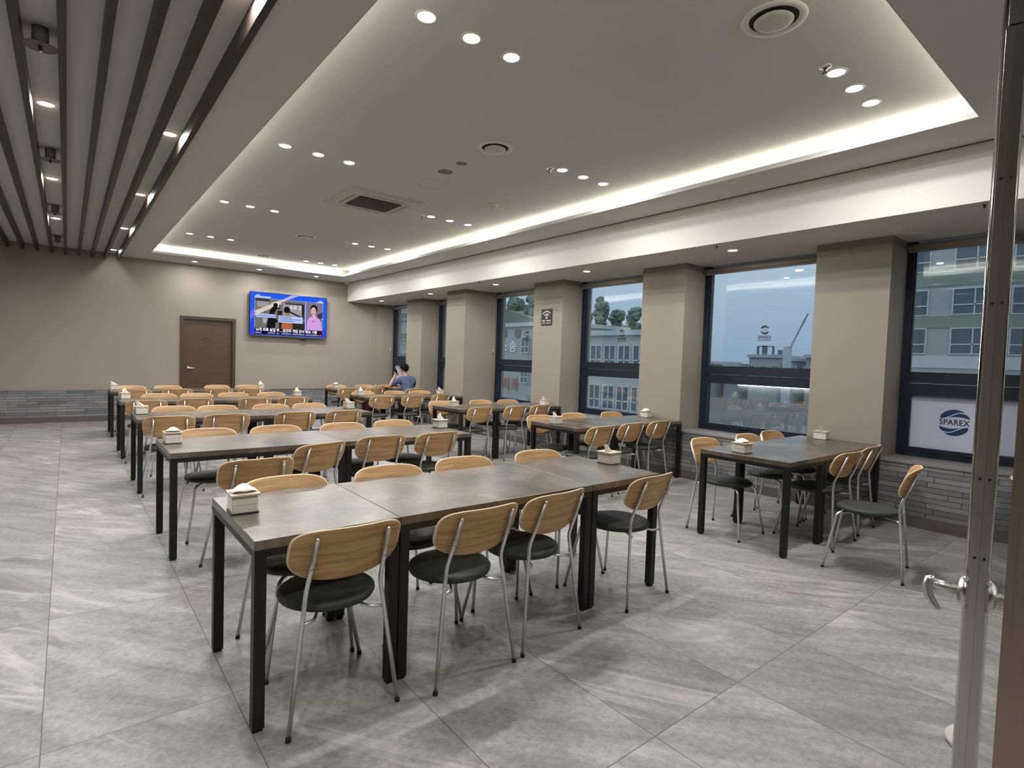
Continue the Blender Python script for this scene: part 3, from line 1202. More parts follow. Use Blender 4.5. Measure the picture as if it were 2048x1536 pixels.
pic('channel_mark', tvm('pale_blue', 186, 202, 250), [rect(0.052, 0.085, 0.25, 0.125), rect(0.07, 0.055, 0.115, 0.085), rect(0.86, 0.10, 0.955, 0.13), rect(0.89, 0.07, 0.94, 0.095)])
pic('frame_line', tvm('pale_blue', 186, 202, 250), [rect(0.052, 0.128, 0.95, 0.134), rect(0.052, 0.128, 0.055, 0.86), rect(0.703, 0.13, 0.712, 0.84), rect(0.946, 0.13, 0.949, 0.84), ell(0.94, 0.53, 0.012, 0.018, 10)])
pic('streak_of_light', tvm('violet_pale', 176, 176, 246), [[(0.40, 0.125), (0.47, 0.125), (0.62, 0.0), (0.52, 0.0)]])
_lay[0] += 2
ylay = ty - 0.0015 - 0.0003 * _lay[0]


def tvt(name, body, u, v, size, m, sx=1.0, bold=0.0, align='CENTER', fit=None):
    return text_mesh(name, body, size, m, plane_y(-SW + 2 * SW * u, ylay, SH - 2 * SH * v), scr, align, 0.0001, 1.0, sx, bold, fit)


WT = emis('screen_white', (0.9, 0.9, 1.0, 1), TV_E)
tvt('headline_text', '16개 의혹 살필 듯…김건희 개입 단서 확보 사활', 0.065, 0.880, 0.082, WT, 0.80, 0.0026, 'LEFT', 2 * SW * 0.80)
b = MB()
random.seed(11)
u = 0.22
while u < 0.93:
    w = random.uniform(0.007, 0.014)
    if random.random() > 0.12:
        p = rect(u, 0.935, u + w, 0.966)
        b.bm.faces.new([b.bm.verts.new((-SW + 2 * SW * a, ylay, SH - 2 * SH * c)) for a, c in p])
    u += w + 0.004
for a0, a1 in ((0.065, 0.09), (0.095, 0.118), (0.125, 0.14)):
    p = rect(a0, 0.935, a1, 0.962)
    b.bm.faces.new([b.bm.verts.new((-SW + 2 * SW * a, ylay, SH - 2 * SH * c)) for a, c in p])
b.build('ticker_print', tvm('ticker', 170, 168, 210), scr)
b = MB()
for (u0, u1, v) in ((0.09, 0.30, 0.545), (0.37, 0.52, 0.55), (0.37, 0.64, 0.595), (0.37, 0.56, 0.64)):
    u = u0
    while u < u1:
        w = random.uniform(0.005, 0.010)
        p = rect(u, v - 0.013, u + w, v + 0.013)
        b.bm.faces.new([b.bm.verts.new((-SW + 2 * SW * a, ylay, SH - 2 * SH * c)) for a, c in p])
        u += w + 0.003
b.build('caption_print', tvm('caption_ink', 92, 106, 160), scr)

# wireless sign on the pillar
ws = empty('wall_sign', (XB, 6.918, 2.219), label='dark brown square wireless internet sign on the pillar between two windows', cat='sign')
MB().bevel_box(-0.008, 0, -0.134, 0.134, -0.138, 0.138, 0.002).build('plate', BROWNS, ws)


def ring_arc(b, cy, cz, r0, r1, a0, a1, x, n=16):
    for i in range(n):
        t0, t1 = math.radians(a0 + (a1 - a0) * i / n), math.radians(a0 + (a1 - a0) * (i + 1) / n)
        b.quad([(x, cy - r0 * math.cos(t0), cz + r0 * math.sin(t0)), (x, cy - r1 * math.cos(t0), cz + r1 * math.sin(t0)),
                (x, cy - r1 * math.cos(t1), cz + r1 * math.sin(t1)), (x, cy - r0 * math.cos(t1), cz + r0 * math.sin(t1))])


b = MB()
ring_arc(b, 0, -0.012, 0.100, 0.122, 38, 142, -0.0086)
ring_arc(b, 0, -0.012, 0.048, 0.072, 38, 142, -0.0086)
vs = [b.bm.verts.new((-0.0086, 0.020 * math.cos(a), -0.006 + 0.028 * math.sin(a))) for a in [2 * PI * i / 16 for i in range(16)]]
b._f(vs)
b.build('wireless_symbol', SIGNW, ws)
b = MB()
random.seed(5)
for zz, h, n in ((-0.072, 0.024, 8), (-0.108, 0.014, 12)):
    y = 0.112
    step = 0.224 / n
    for k in range(n):
        if k == n // 2 - 1:
            y -= step
            continue
        b.box(-0.0088, -0.0082, y - step * 0.86, y, zz, zz + h)
        y -= step
b.build('sign_print', SIGNW, ws)


# ------------------------------------------------------------------ tables
def make_table(name, L, Dp=0.77):
    r = empty(name)
    hx, hy = L / 2 - 0.0015, Dp / 2
    MB().bevel_box(-hx, hx, -hy, hy, 0.712, 0.750, 0.0015, 1).build('tabletop', STONE, r)
    b = MB()
    t = 0.03
    b.box(-hx + 0.002, hx - 0.002, -hy + 0.002, -hy + t, 0.682, 0.7118)
    b.box(-hx + 0.002, hx - 0.002, hy - t, hy - 0.002, 0.682, 0.7118)
    b.box(-hx + 0.002, -hx + t, -hy + t, hy - t, 0.682, 0.7118)
    b.box(hx - t, hx - 0.002, -hy + t, hy - t, 0.682, 0.7118)
    b.build('apron_frame', BLACK, r)
    lw = 0.044
    for sx in (-1, 1):
        for sy in (-1, 1):
            x0 = sx * (hx - 0.003) if sx < 0 else hx - 0.003 - lw
            y0 = sy * (hy - 0.003) if sy < 0 else hy - 0.003 - lw
            b = MB()
            b.box(x0, x0 + lw, y0, y0 + lw, 0.012, 0.682)
            b.mi = 1
            b.box(x0 + 0.005, x0 + lw - 0.005, y0 + 0.005, y0 + lw - 0.005, 0.0, 0.012)
            b.build('leg', [BLACK, RUBBER], r)
    return r


TPROTO = {}


def table(L, xc, yc, label, group):
    key = round(L, 3)
    if key not in TPROTO:
        o = TPROTO[key] = make_table('dining_table', L)
    else:
        o = copy_tree(TPROTO[key])
    o.location = (xc, yc, 0)
    tag(o, label, 'table', group)
    return o


LX0 = 0.545
LY = [2.18, 4.36, 6.585, 8.79, 10.99]           # near edges of the left rows
LROW = ['front', 'second', 'third', 'fourth', 'rearmost']
LG = 'stone-topped tables pushed together in the left rows'
table(0.61, LX0 + 0.305, LY[0] + 0.385, 'narrow grey stone-topped table at the left end of the front long row', LG)
table(1.25, LX0 + 0.61 + 0.625, LY[0] + 0.385, 'wide grey stone-topped table in the middle of the front long row', LG)
table(0.64, LX0 + 1.86 + 0.32, LY[0] + 0.385, 'narrow grey stone-topped table at the right end of the front long row', LG)
for i in range(1, 5):
    table(1.25, LX0 + 0.625, LY[i] + 0.385, 'grey stone-topped table forming the left half of the %s long row' % LROW[i], LG)
    table(1.25, LX0 + 1.25 + 0.625, LY[i] + 0.385, 'grey stone-topped table forming the right half of the %s long row' % LROW[i], LG)
RY = [1.91, 4.18, 6.46, 8.865, 10.985]
RX = [4.315, 4.315, 4.315, 4.0, 4.325]
RROW = ['nearest window-side table', 'second window-side table', 'third window-side table', 'fourth window-side table', 'rearmost window-side table']
RG = 'stone-topped tables along the windows'
for i in range(5):
    table(0.655, RX[i] + 0.3275, RY[i] + 0.385, 'narrow grey stone-topped table, aisle end of the %s' % RROW[i], RG)
    table(1.31, RX[i] + 0.655 + 0.655, RY[i] + 0.385, 'wide grey stone-topped table, window end of the %s' % RROW[i], RG)


# ------------------------------------------------------------------ chairs
def make_chair():
    r = empty('dining_chair')
    # seat: a round cushion
    b = MB()
    b.smooth = True
    R = 0.202
    b.lathe([(0, 0.430), (R - 0.020, 0.430), (R - 0.006, 0.434), (R, 0.446), (R - 0.002, 0.458), (R - 0.014, 0.467), (R - 0.06, 0.471), (0, 0.473)], 40, (0, 0.25, 0), cap=False)
    b.build('seat', SEATM, r)
    # backrest: bent plywood pill
    b = MB()
    b.smooth = True
    hwid, hh, zc, th = 0.228, 0.112, 0.692, 0.006

    def yp(x, z):
        return 0.0425 - 0.383 * (z - 0.53) + 0.060 * (x / 0.2275) ** 2

    N = 80
    out = []
    for i in range(N):
        a = 2 * PI * i / N
        ca, sa = math.cos(a), math.sin(a)
        ex = 2 / (4.2 if sa > 0 else 2.5)
        x = hwid * math.copysign(abs(ca) ** ex, ca)
        z = hh * math.copysign(abs(sa) ** ex, sa)
        # upper edge a little flatter than the lower one
        if z < 0:
            z *= 1.02
        out.append((x, z))
    rings = [0.0, 0.35, 0.65, 0.86, 0.978, 1.0]
    sides = []
    for s in (1, -1):
        rr = []
        for q_ in rings:
            if q_ == 0:
                rr.append([b.bm.verts.new((0, yp(0, zc) + s * th, zc))])
            else:
                t_ = th if q_ < 0.99 else th * 0.62
                rr.append([b.bm.verts.new((x * q_, yp(x * q_, zc + z * q_) + s * t_, zc + z * q_)) for x, z in out])
        for A, B in zip(rr, rr[1:]):
            for i in range(N):
                j = (i + 1) % N
                if len(A) == 1:
                    b._f([A[0], B[i], B[j]])
                else:
                    if B is rr[-1]:
                        b.mi = 1
                    b._f([A[i], B[i], B[j], A[j]])
                    b.mi = 0
        sides.append(rr[-1])
    b.mi = 1
    for i in range(N):
        j = (i + 1) % N
        b._f([sides[0][i], sides[0][j], sides[1][j], sides[1][i]])
    b.build('backrest', [OAK, OAK_EDGE], r)
    # legs
    tr = 0.0094
    for s in (-1, 1):
        foot, knee, top = (s * 0.222, 0.0, 0.012), (s * 0.153, 0.046, 0.53), (s * 0.142, -0.046, 0.765)
        b = MB()
        b.smooth = True
        b.tube([foot] + arc(foot, knee, top, 0.03) + [top], tr, 10)
        b.lathe([(0, 0.010), (0.006, 0.009), (0.010, 0.0), (0, -0.002)], 8, (s * 0.1415, -0.047, 0.766), cap=False)
        b.tube([(s * 0.1475, -0.012, 0.652), (s * 0.1475, 0.004, 0.656)], 0.0105, 8)
        b.mi = 1
        b.tube([(s * 0.2235, -0.001, 0.0), (s * 0.2215, 0.0005, 0.016)], tr + 0.0015, 10)
        b.build('rear_leg', [CHROME, RUBBER], r)
        f0, f1, f2 = (s * 0.216, 0.490, 0.012), (s * 0.150, 0.424, 0.414), (s * 0.055, 0.30, 0.420)
        b = MB()
        b.smooth = True
        b.tube([f0] + arc(f0, f1, f2, 0.035) + [f2], tr, 10)
        b.mi = 1
        b.tube([(s * 0.2167, 0.491, 0.0), (s * 0.2153, 0.489, 0.016)], tr + 0.0015, 10)
        b.build('front_leg', [CHROME, RUBBER], r)
        b = MB()
        b.smooth = True
        b.tube([(s * 0.168, 0.037, 0.415), (s * 0.115, 0.060, 0.415), (s * 0.06, 0.16, 0.422)], 0.007, 8)
        b.build('seat_bracket', CHROME, r)
    b = MB()
    b.bevel_box(-0.075, 0.075, 0.14, 0.32, 0.421, 0.4302, 0.002)
    b.build('seat_plate', BLACK, r)
    return r


CH = make_chair()
_c1 = [True]


def chair(x, y, rot, label, group):
    """x, y: midway between the rear feet; rot in degrees, 0 faces +Y"""
    if _c1[0]:
        o = CH
        _c1[0] = False
    else:
        o = copy_tree(CH)
    o.location = (x, y, 0)
    o.rotation_euler = (0, 0, math.radians(rot))
    tag(o, label, 'chair', group)
    return o


CNT = ['leftmost', 'second from the left', 'third from the left', 'fourth from the left']
BASE = 'oak-backed chair'
LS = {0: [(0.870, 2.060, -1.5), (1.467, 1.997, 0.8), (1.974, 2.030, 5), (2.793, 2.045, 4.5)],
      1: [(0.935, 3.66, 2), (1.50, 4.10, 17), (2.07, 4.26, 2), (2.61, 4.25, 4)],
      2: [(0.80, 6.40, -2), (1.33, 6.42, 2), (2.04, 6.42, -2), (2.62, 6.43, 2)],
      3: [(0.80, 8.42, -2), (1.38, 8.60, 3), (2.15, 8.60, 0), (2.70, 8.62, 2)],
      4: [(0.86, 10.70, 0), (1.46, 10.80, 0), (2.11, 10.88, 0), (2.63, 10.84, 3)]}
LN = {0: [(0.90, 2.99, 180), (1.50, 3.00, 181), (2.06, 3.03, 178), (2.70, 3.01, 179)],
      1: [(0.92, 5.19, 180), (1.47, 5.19, 181), (2.08, 5.16, 179), (2.64, 5.21, 180)],
      2: [(0.97, 7.43, 180), (1.42, 7.40, 180), (2.04, 7.43, 181), (2.53, 7.43, 178)],
      3: [(1.06, 9.60, 179), (1.55, 9.58, 180), (2.08, 9.66, 181), (2.66, 9.68, 180)],
      4: [(0.87, 11.68, 180), (1.43, 11.72, 181), (2.26, 11.86, 179), (2.80, 11.86, 180)]}
for i in range(5):
    for j, (x, y, a) in enumerate(LS[i]):
        extra = ''
        if (i, j) == (1, 0):
            extra = ' pulled out'
        if (i, j) == (1, 1):
            extra = ' twisted aside'
        chair(x, y, a, '%s%s, %s on the near side of %s long row' % (BASE, extra, CNT[j], LROW[i]), 'chairs on the camera side of the left rows')
    for j, (x, y, a) in enumerate(LN[i]):
        chair(x, y, a, '%s, %s on the far side of the %s long row' % (BASE, CNT[j], LROW[i]), 'chairs on the far side of the left rows')
RS = {0: [(4.71, 1.235, 12), (5.10, 1.78, -2), (5.72, 1.82, 3)],
      1: [(4.46, 3.95, 3), (5.06, 4.02, 3), (5.62, 4.05, 4)],
      2: [(4.55, 6.29, 3), (5.19, 6.28, 4), (5.72, 6.33, 7)],
      3: [(4.14, 8.56, 0), (4.74, 8.58, 2), (5.38, 8.70, 12)],
      4: [(4.47, 10.82, 8), (5.05, 10.80, 3), (5.78, 10.44, 3)]}
RN = {0: [(4.60, 2.82, 181), (5.33, 2.79, 180), (5.86, 2.80, 179)],
      1: [(4.53, 5.02, 178), (5.17, 5.09, 180), (5.84, 5.02, 181)],
      2: [(4.49, 7.28, 180), (5.28, 7.33, 180), (5.80, 7.27, 179)],
      3: [(4.28, 9.68, 180), (4.95, 9.74, 181), (5.52, 9.74, 179)],
      4: [(4.62, 11.86, 180), (5.28, 11.88, 180), (5.83, 11.88, 180)]}
for i in range(5):
    for j, (x, y, a) in enumerate(RS[i]):
        if (i, j) == (0, 0):
            lab = 'oak-backed chair with dark green seat standing loose nearest the glass door'
        elif (i, j) == (4, 2):
            lab = 'round-backed oak chair on which the person in the blue shirt sits'
        else:
            lab = '%s, %s on the camera side of the %s' % (BASE, CNT[j], RROW[i])
        chair(x, y, a, lab, 'chairs on the camera side of the window tables')
    for j, (x, y, a) in enumerate(RN[i]):
        chair(x, y, a, '%s, %s on the far side of the %s' % (BASE, CNT[j], RROW[i]), 'chairs on the far side of the window tables')


# ------------------------------------------------------------------ tissue boxes
def make_tissue_box(var):
    r = empty('tissue_box')
    w, d, h = 0.056, 0.062, 0.078
    b = MB()
    t = 0.002
    b.box(-w, w, -d, -d + t, 0, h)
    b.box(-w, w, d - t, d, 0, h)
    b.box(-w, -w + t, -d + t, d - t, 0, h)
    b.box(w - t, w, -d + t, d - t, 0, h)
    b.build('acrylic_case', ACRYL, r)
    MB().box(-w, w, -d, d, -0.0, 0.003).build('base_plate', RUBBER, r)
    b = MB()
    rng = random.Random(40 + var)
    z = 0.004
    k = 0
    while z < h - 0.012:
        tk = rng.uniform(0.024, 0.045)
        i_ = rng.uniform(0.003, 0.005)
        b.bevel_box(-w + i_, w - i_, -d + i_, d - i_, z, min(z + tk, h - 0.006), 0.003, 2)
        z += tk + 0.0002
    b.build('tissue_stack', PAPER, r)
    b = MB()
    e_ = 0.004
    sl = 0.018
    b.box(-w - e_, w + e_, -d - e_, -sl, h, h + 0.009)
    b.box(-w - e_, w + e_, sl, d + e_, h, h + 0.009)
    b.box(-w - e_, -w + 0.018, -sl, sl, h, h + 0.009)
    b.box(w - 0.018, w + e_, -sl, sl, h, h + 0.009)
    b.build('lid', BEIGE, r)
    # pulled-up sheet
    b = MB()
    b.smooth = True
    n, m_ = 10, 7
    grid = []
    for i in range(n + 1):
        row = []
        u_ = i / n
        for j in range(m_ + 1):
            v_ = j / m_
            if var == 0:      # low wide fold
                x = (u_ - 0.5) * 0.112
                z = h + 0.008 + 0.034 * math.sin(PI * u_) * math.sin(PI * (0.15 + 0.7 * v_)) + 0.004 * math.sin(9 * u_ + 4 * v_)
                y = (v_ - 0.5) * 0.10 * (0.55 + 0.45 * math.sin(PI * u_))
            elif var == 1:    # tall upright tuft
                wv = 0.036 * (1 - 0.75 * v_ ** 1.5)
                x = (u_ - 0.5) * 2 * wv + 0.006 * math.sin(7 * v_)
                y = 0.012 * math.sin(PI * 2 * u_) * (1 - v_ * 0.6) + 0.010 * v_
                z = h + 0.002 + 0.064 * v_ + 0.006 * math.sin(PI * u_)
            else:             # leaning tuft
                wv = 0.036 * (1 - 0.6 * v_)
                x = (u_ - 0.5) * 2 * wv - 0.042 * v_ ** 1.3
                y = 0.010 * math.sin(PI * 2 * u_ + 1) * (1 - 0.5 * v_)
                z = h + 0.002 + 0.052 * v_ + 0.008 * math.sin(PI * u_)
            row.append(b.bm.verts.new((x, y, z)))
        grid.append(row)
    for i in range(n):
        for j in range(m_):
            b._f([grid[i][j], grid[i + 1][j], grid[i + 1][j + 1], grid[i][j + 1]])
    tis = b.build('tissue', TISSUE, r)
    md = tis.modifiers.new('thickness', 'SOLIDIFY')
    md.thickness = 0.0015
    return r


TB = {}


def tissue_box(x, y, rot, var, label):
    if var not in TB:
        o = TB[var] = make_tissue_box(var)
    else:
        o = copy_tree(TB[var])
    o.location = (x, y, 0.7503)
    o.rotation_euler = (0, 0, math.radians(rot))
    tag(o, label, 'tissue box', 'clear tissue boxes on the tables')


TBX = [(0.612, 2.640, -2, 0, 'left end of the front long row'), (3.026, 2.605, 3, 2, 'right end of the front long row'),
       (0.625, 4.86, 0, 0, 'left end of the second long row'), (2.99, 4.85, 2, 1, 'right end of the second long row'),
       (0.63, 7.17, 0, 2, 'left end of the third long row'), (2.95, 7.12, 3, 2, 'right end of the third long row'),
       (0.63, 9.39, 8, 1, 'left end of the fourth long row'), (3.00, 9.42, 0, 1, 'right end of the fourth long row'),
       (0.625, 11.48, 0, 2, 'left end of the rearmost long row'), (2.98, 11.58, 0, 1, 'right end of the rearmost long row'),
       (4.45, 2.37, -8, 0, 'aisle end of the nearest window-side table'), (6.16, 2.42, 4, 2, 'pillar end of the nearest window-side table'),
       (4.42, 4.63, 5, 2, 'aisle end of the second window-side table'), (6.19, 4.70, 3, 0, 'pillar end of the second window-side table'),
       (4.49, 6.91, 0, 1, 'aisle end of the third window-side table'), (6.17, 6.75, 2, 2, 'pillar end of the third window-side table'),
       (4.13, 9.44, 0, 1, 'aisle end of the fourth window-side table'), (5.84, 9.50, 0, 2, 'pillar end of the fourth window-side table'),
       (4.52, 11.62, 0, 0, 'aisle end of the rearmost window-side table')]
TLOOK = ['with a low folded tissue', 'with an upright tissue tuft', 'with a tissue leaning out']
for x, y, a, v, w in TBX:
    tissue_box(x, y, a, v, 'clear tissue box %s, %s' % (TLOOK[v], w))


# ------------------------------------------------------------------ person at the rear window-side table
def skin_mesh(name, verts, edges, m, parent, sub=2, root=0):
    me = bpy.data.meshes.new(name)
    me.from_pydata([v[:3] for v in verts], edges, [])
    o = bpy.data.objects.new(name, me)
    COL.objects.link(o)
    md = o.modifiers.new('skin', 'SKIN')
    md.use_smooth_shade = True
    if not me.skin_vertices:
        me.attributes  # the layer is made with the modifier
    for i, v in enumerate(verts):
        sv = me.skin_vertices[0].data[i]
        sv.radius = (v[3], v[4] if len(v) > 4 else v[3])
        sv.use_root = (i == root)
    s = o.modifiers.new('subdivision', 'SUBSURF')
    s.levels = sub
    s.render_levels = sub
    dg = bpy.context.evaluated_depsgraph_get()
    dg.update()
    me2 = bpy.data.meshes.new_from_object(o.evaluated_get(dg))
    bpy.data.objects.remove(o)
    me2.name = name
    me2.materials.clear()
    me2.materials.append(m)
    for p in me2.polygons:
        p.use_smooth = True
        p.material_index = 0
    o2 = bpy.data.objects.new(name, me2)
    COL.objects.link(o2)
    if parent is not None:
        o2.parent = parent
    return o2


SKINM = mat('skin', srgb(196, 148, 122), 0.55)
HAIRM = mat('black_hair', srgb(15, 14, 13), 0.75, 0, 0.15)
SHIRT = mat('slate_blue_shirt', srgb(84, 96, 122), 0.85, 0, 0.2)
_k = NT(SHIRT)
_n = _k.noise(_k.obj(), 8, 4, 0.6)
_k.color(_k.ramp(_n, [(0.3, srgb(82, 94, 122)), (0.7, srgb(100, 112, 140))]))
_k.bump(_n, 0.25, 0.03)
TROU = mat('dark_trousers', srgb(44, 44, 50), 0.8)
SHOEM = mat('dark_shoe', srgb(30, 29, 30), 0.6)

PX, PY = 5.765, 10.69
per = empty('person', (PX, PY, 0), math.radians(6), label='person in a slate blue shirt seated with back turned, holding up a phone', cat='person')
V, E = [], []


def vtx(*p, link=None):
    V.append(p)
    i = len(V) - 1
    if link is not None:
        E.append((link, i))
    return i


pel = vtx(0, 0, 0.565, 0.105, 0.085)
wai = vtx(0, 0.015, 0.70, 0.098, 0.075, link=pel)
che = vtx(0.0, 0.060, 0.86, 0.100, 0.070, link=wai)
upc = vtx(0.005, 0.100, 0.965, 0.066, 0.056, link=che)
nec = vtx(0.0, 0.122, 1.055, 0.054, 0.054, link=upc)
nk2 = vtx(-0.008, 0.140, 1.105, 0.052, 0.054, link=nec)
hd1 = vtx(-0.012, 0.165, 1.165, 0.066, 0.078, link=nk2)
hd2 = vtx(-0.012, 0.172, 1.235, 0.076, 0.092, link=hd1)
hd3 = vtx(-0.012, 0.168, 1.292, 0.052, 0.066, link=hd2)
# left arm raised with the phone, elbow on the table
ls = vtx(-0.150, 0.097, 0.972, 0.046, link=upc)
la = vtx(-0.205, 0.17, 0.922, 0.042, link=ls)
le = vtx(-0.225, 0.355, 0.805, 0.041, link=la)
lf_ = vtx(-0.150, 0.425, 0.915, 0.036, link=le)
lw = vtx(-0.075, 0.455, 1.010, 0.026, link=lf_)
lp = vtx(-0.045, 0.462, 1.065, 0.030, 0.018, link=lw)
# right arm resting on the table
rs = vtx(0.160, 0.090, 0.952, 0.046, link=upc)
ra = vtx(0.225, 0.130, 0.860, 0.042, link=rs)
re_ = vtx(0.245, 0.265, 0.800, 0.041, link=ra)
rf = vtx(0.190, 0.395, 0.796, 0.034, link=re_)
rw = vtx(0.120, 0.485, 0.786, 0.026, link=rf)
rp = vtx(0.080, 0.535, 0.776, 0.030, 0.016, link=rw)
for s in (-1, 1):
    hp = vtx(s * 0.095, 0.03, 0.555, 0.088, link=pel)
    th_ = vtx(s * 0.115, 0.22, 0.560, 0.074, link=hp)
    kn = vtx(s * 0.125, 0.43, 0.545, 0.058, link=th_)
    cf = vtx(s * 0.128, 0.420, 0.36, 0.052, link=kn)
    an = vtx(s * 0.130, 0.400, 0.11, 0.036, link=cf)
    he = vtx(s * 0.130, 0.410, 0.055, 0.040, 0.036, link=an)
    to = vtx(s * 0.140, 0.540, 0.038, 0.038, 0.026, link=he)
# fingers
for k_, (dx, ln) in enumerate(((-0.022, 0.060), (-0.007, 0.068), (0.008, 0.064), (0.022, 0.052))):
    a_ = vtx(-0.040 + dx * 0.3, 0.466 + dx, 1.092, 0.0095, link=lp)
    b_ = vtx(-0.062, 0.470 + dx * 1.15, 1.092 + ln * 0.42, 0.0085, link=a_)
    vtx(-0.048, 0.462 + dx * 1.15, 1.092 + ln * 0.75, 0.0075, link=b_)
    a_ = vtx(0.062 + dx * 0.7, 0.565 + dx * 0.7, 0.772, 0.0092, link=rp)
    b_ = vtx(0.045 + dx * 0.8, 0.565 + ln * 0.5 + dx * 0.5, 0.771, 0.0085, link=a_)
    vtx(0.036 + dx * 0.8, 0.562 + ln * 0.95 + dx * 0.4, 0.763, 0.0075, link=b_)
a_ = vtx(-0.022, 0.440, 1.070, 0.0105, link=lp)
b_ = vtx(0.000, 0.430, 1.100, 0.0095, link=a_)
vtx(0.004, 0.437, 1.125, 0.0085, link=b_)
a_ = vtx(0.052, 0.520, 0.775, 0.0105, link=rp)
b_ = vtx(0.026, 0.535, 0.770, 0.0095, link=a_)
vtx(0.012, 0.555, 0.766, 0.0085, link=b_)
# nose and ears grow from the head
vtx(-0.018, 0.272, 1.205, 0.012, link=hd2)
vtx(-0.098, 0.165, 1.200, 0.013, 0.02, link=hd2)
vtx(0.074, 0.165, 1.200, 0.013, 0.02, link=hd2)
body = skin_mesh('body', V, E, SKINM, per, 2, pel)
V2, E2 = V, E
V, E = [], []
pel = vtx(0, -0.002, 0.585, 0.140, 0.112)
wai = vtx(0, 0.013, 0.70, 0.146, 0.112, link=pel)
che = vtx(0.0, 0.052, 0.86, 0.172, 0.122, link=wai)
upc = vtx(0.005, 0.092, 0.982, 0.142, 0.114, link=che)
nec = vtx(0.0, 0.117, 1.072, 0.084, 0.078, link=upc)
ls = vtx(-0.150, 0.092, 0.975, 0.086, link=upc)
la = vtx(-0.205, 0.17, 0.922, 0.064, link=ls)
vtx(-0.218, 0.30, 0.842, 0.056, link=la)
rs = vtx(0.160, 0.085, 0.955, 0.086, link=upc)
ra = vtx(0.225, 0.130, 0.860, 0.064, link=rs)
vtx(0.240, 0.215, 0.818, 0.056, link=ra)
shirt = skin_mesh('shirt', V, E, SHIRT, per, 2, 0)
V, E = [], []
pel = vtx(0, 0.0, 0.575, 0.136, 0.108)
for s in (-1, 1):
    hp = vtx(s * 0.095, 0.03, 0.560, 0.090, link=pel)
    th_ = vtx(s * 0.115, 0.22, 0.565, 0.082, link=hp)
    kn = vtx(s * 0.125, 0.435, 0.550, 0.068, link=th_)
    cf = vtx(s * 0.128, 0.424, 0.36, 0.062, link=kn)
    vtx(s * 0.130, 0.402, 0.10, 0.052, link=cf)
skin_mesh('trousers', V, E, TROU, per, 2, 0)
for s in (-1, 1):
    V, E = [], []
    a_ = vtx(s * 0.130, 0.385, 0.050, 0.046, 0.044)
    b_ = vtx(s * 0.135, 0.46, 0.048, 0.046, 0.040, link=a_)
    vtx(s * 0.141, 0.55, 0.040, 0.042, 0.030, link=b_)
    skin_mesh('shoe', V, E, SHOEM, per, 2, 0)
# hair cap: covers crown and back of the head down to the nape
b = MB()
b.smooth = True
hc = Vector((-0.012, 0.166, 1.232))
nu, nv = 24, 12
grid = []
for i in range(nv + 1):
    row = []
    for j in range(nu):
        az = 2 * PI * j / nu
        front = 0.5 + 0.5 * math.sin(az)             # 1 toward the face (+Y)
        low = math.radians(142 - 76 * front ** 0.7)  # how far down the cap reaches
        ph = low * i / nv
        wob = 1 + 0.025 * math.sin(5 * az + 3 * i) + 0.02 * math.sin(9 * az)
        rx, ry, rz = 0.098 * wob, 0.112 * wob, 0.108
        row.append(b.bm.verts.new(hc + Vector((rx * math.sin(ph) * math.cos(az), ry * math.sin(ph) * math.sin(az) - 0.004, rz * math.cos(ph)))))
    grid.append(row)
for i in range(nv):
    for j in range(nu):
        k_ = (j + 1) % nu
        b._f([grid[i][j], grid[i][k_], grid[i + 1][k_], grid[i + 1][j]])
bmesh.ops.remove_doubles(b.bm, verts=list(b.bm.verts), dist=1e-5)
hair = b.build('hair', HAIRM, per)
b = MB()
b.smooth = True
for dx in (-0.042, 0.018):
    b.lathe([(0, -0.008), (0.008, -0.004), (0.009, 0.003), (0, 0.008)], 10, (dx, 0.246, 1.225), cap=False)
b.build('eyes', mat('dark_eye', srgb(30, 24, 22), 0.3), per)
b = MB()
b.smooth = True
b.tube([(-0.034, 0.244, 1.163), (-0.014, 0.251, 1.160), (0.008, 0.244, 1.163)], [0.003, 0.006, 0.003], 8)
b.build('mouth', mat('lip', srgb(160, 98, 88), 0.5), per)
# phone in the raised hand
pm = per.matrix_basis.copy()
pm = Matrix.Translation((PX, PY, 0)) @ Matrix.Rotation(math.radians(6), 4, 'Z')
ph = empty('mobile_phone', label='black mobile phone held up in the left hand of the seated person', cat='phone')
ph.location = pm @ Vector((-0.030, 0.452, 1.128))
ph.rotation_euler = (math.radians(-14), math.radians(-22), math.radians(10))
MB().bevel_box(-0.037, 0.037, -0.0045, 0.0045, -0.075, 0.075, 0.004).build('phone_case', mat('black_phone', srgb(16, 16, 18), 0.3), ph)
MB().box(-0.034, 0.034, -0.0055, -0.0046, -0.071, 0.071).build('phone_screen', mat('dark_phone_screen', srgb(24, 26, 32), 0.1), ph)

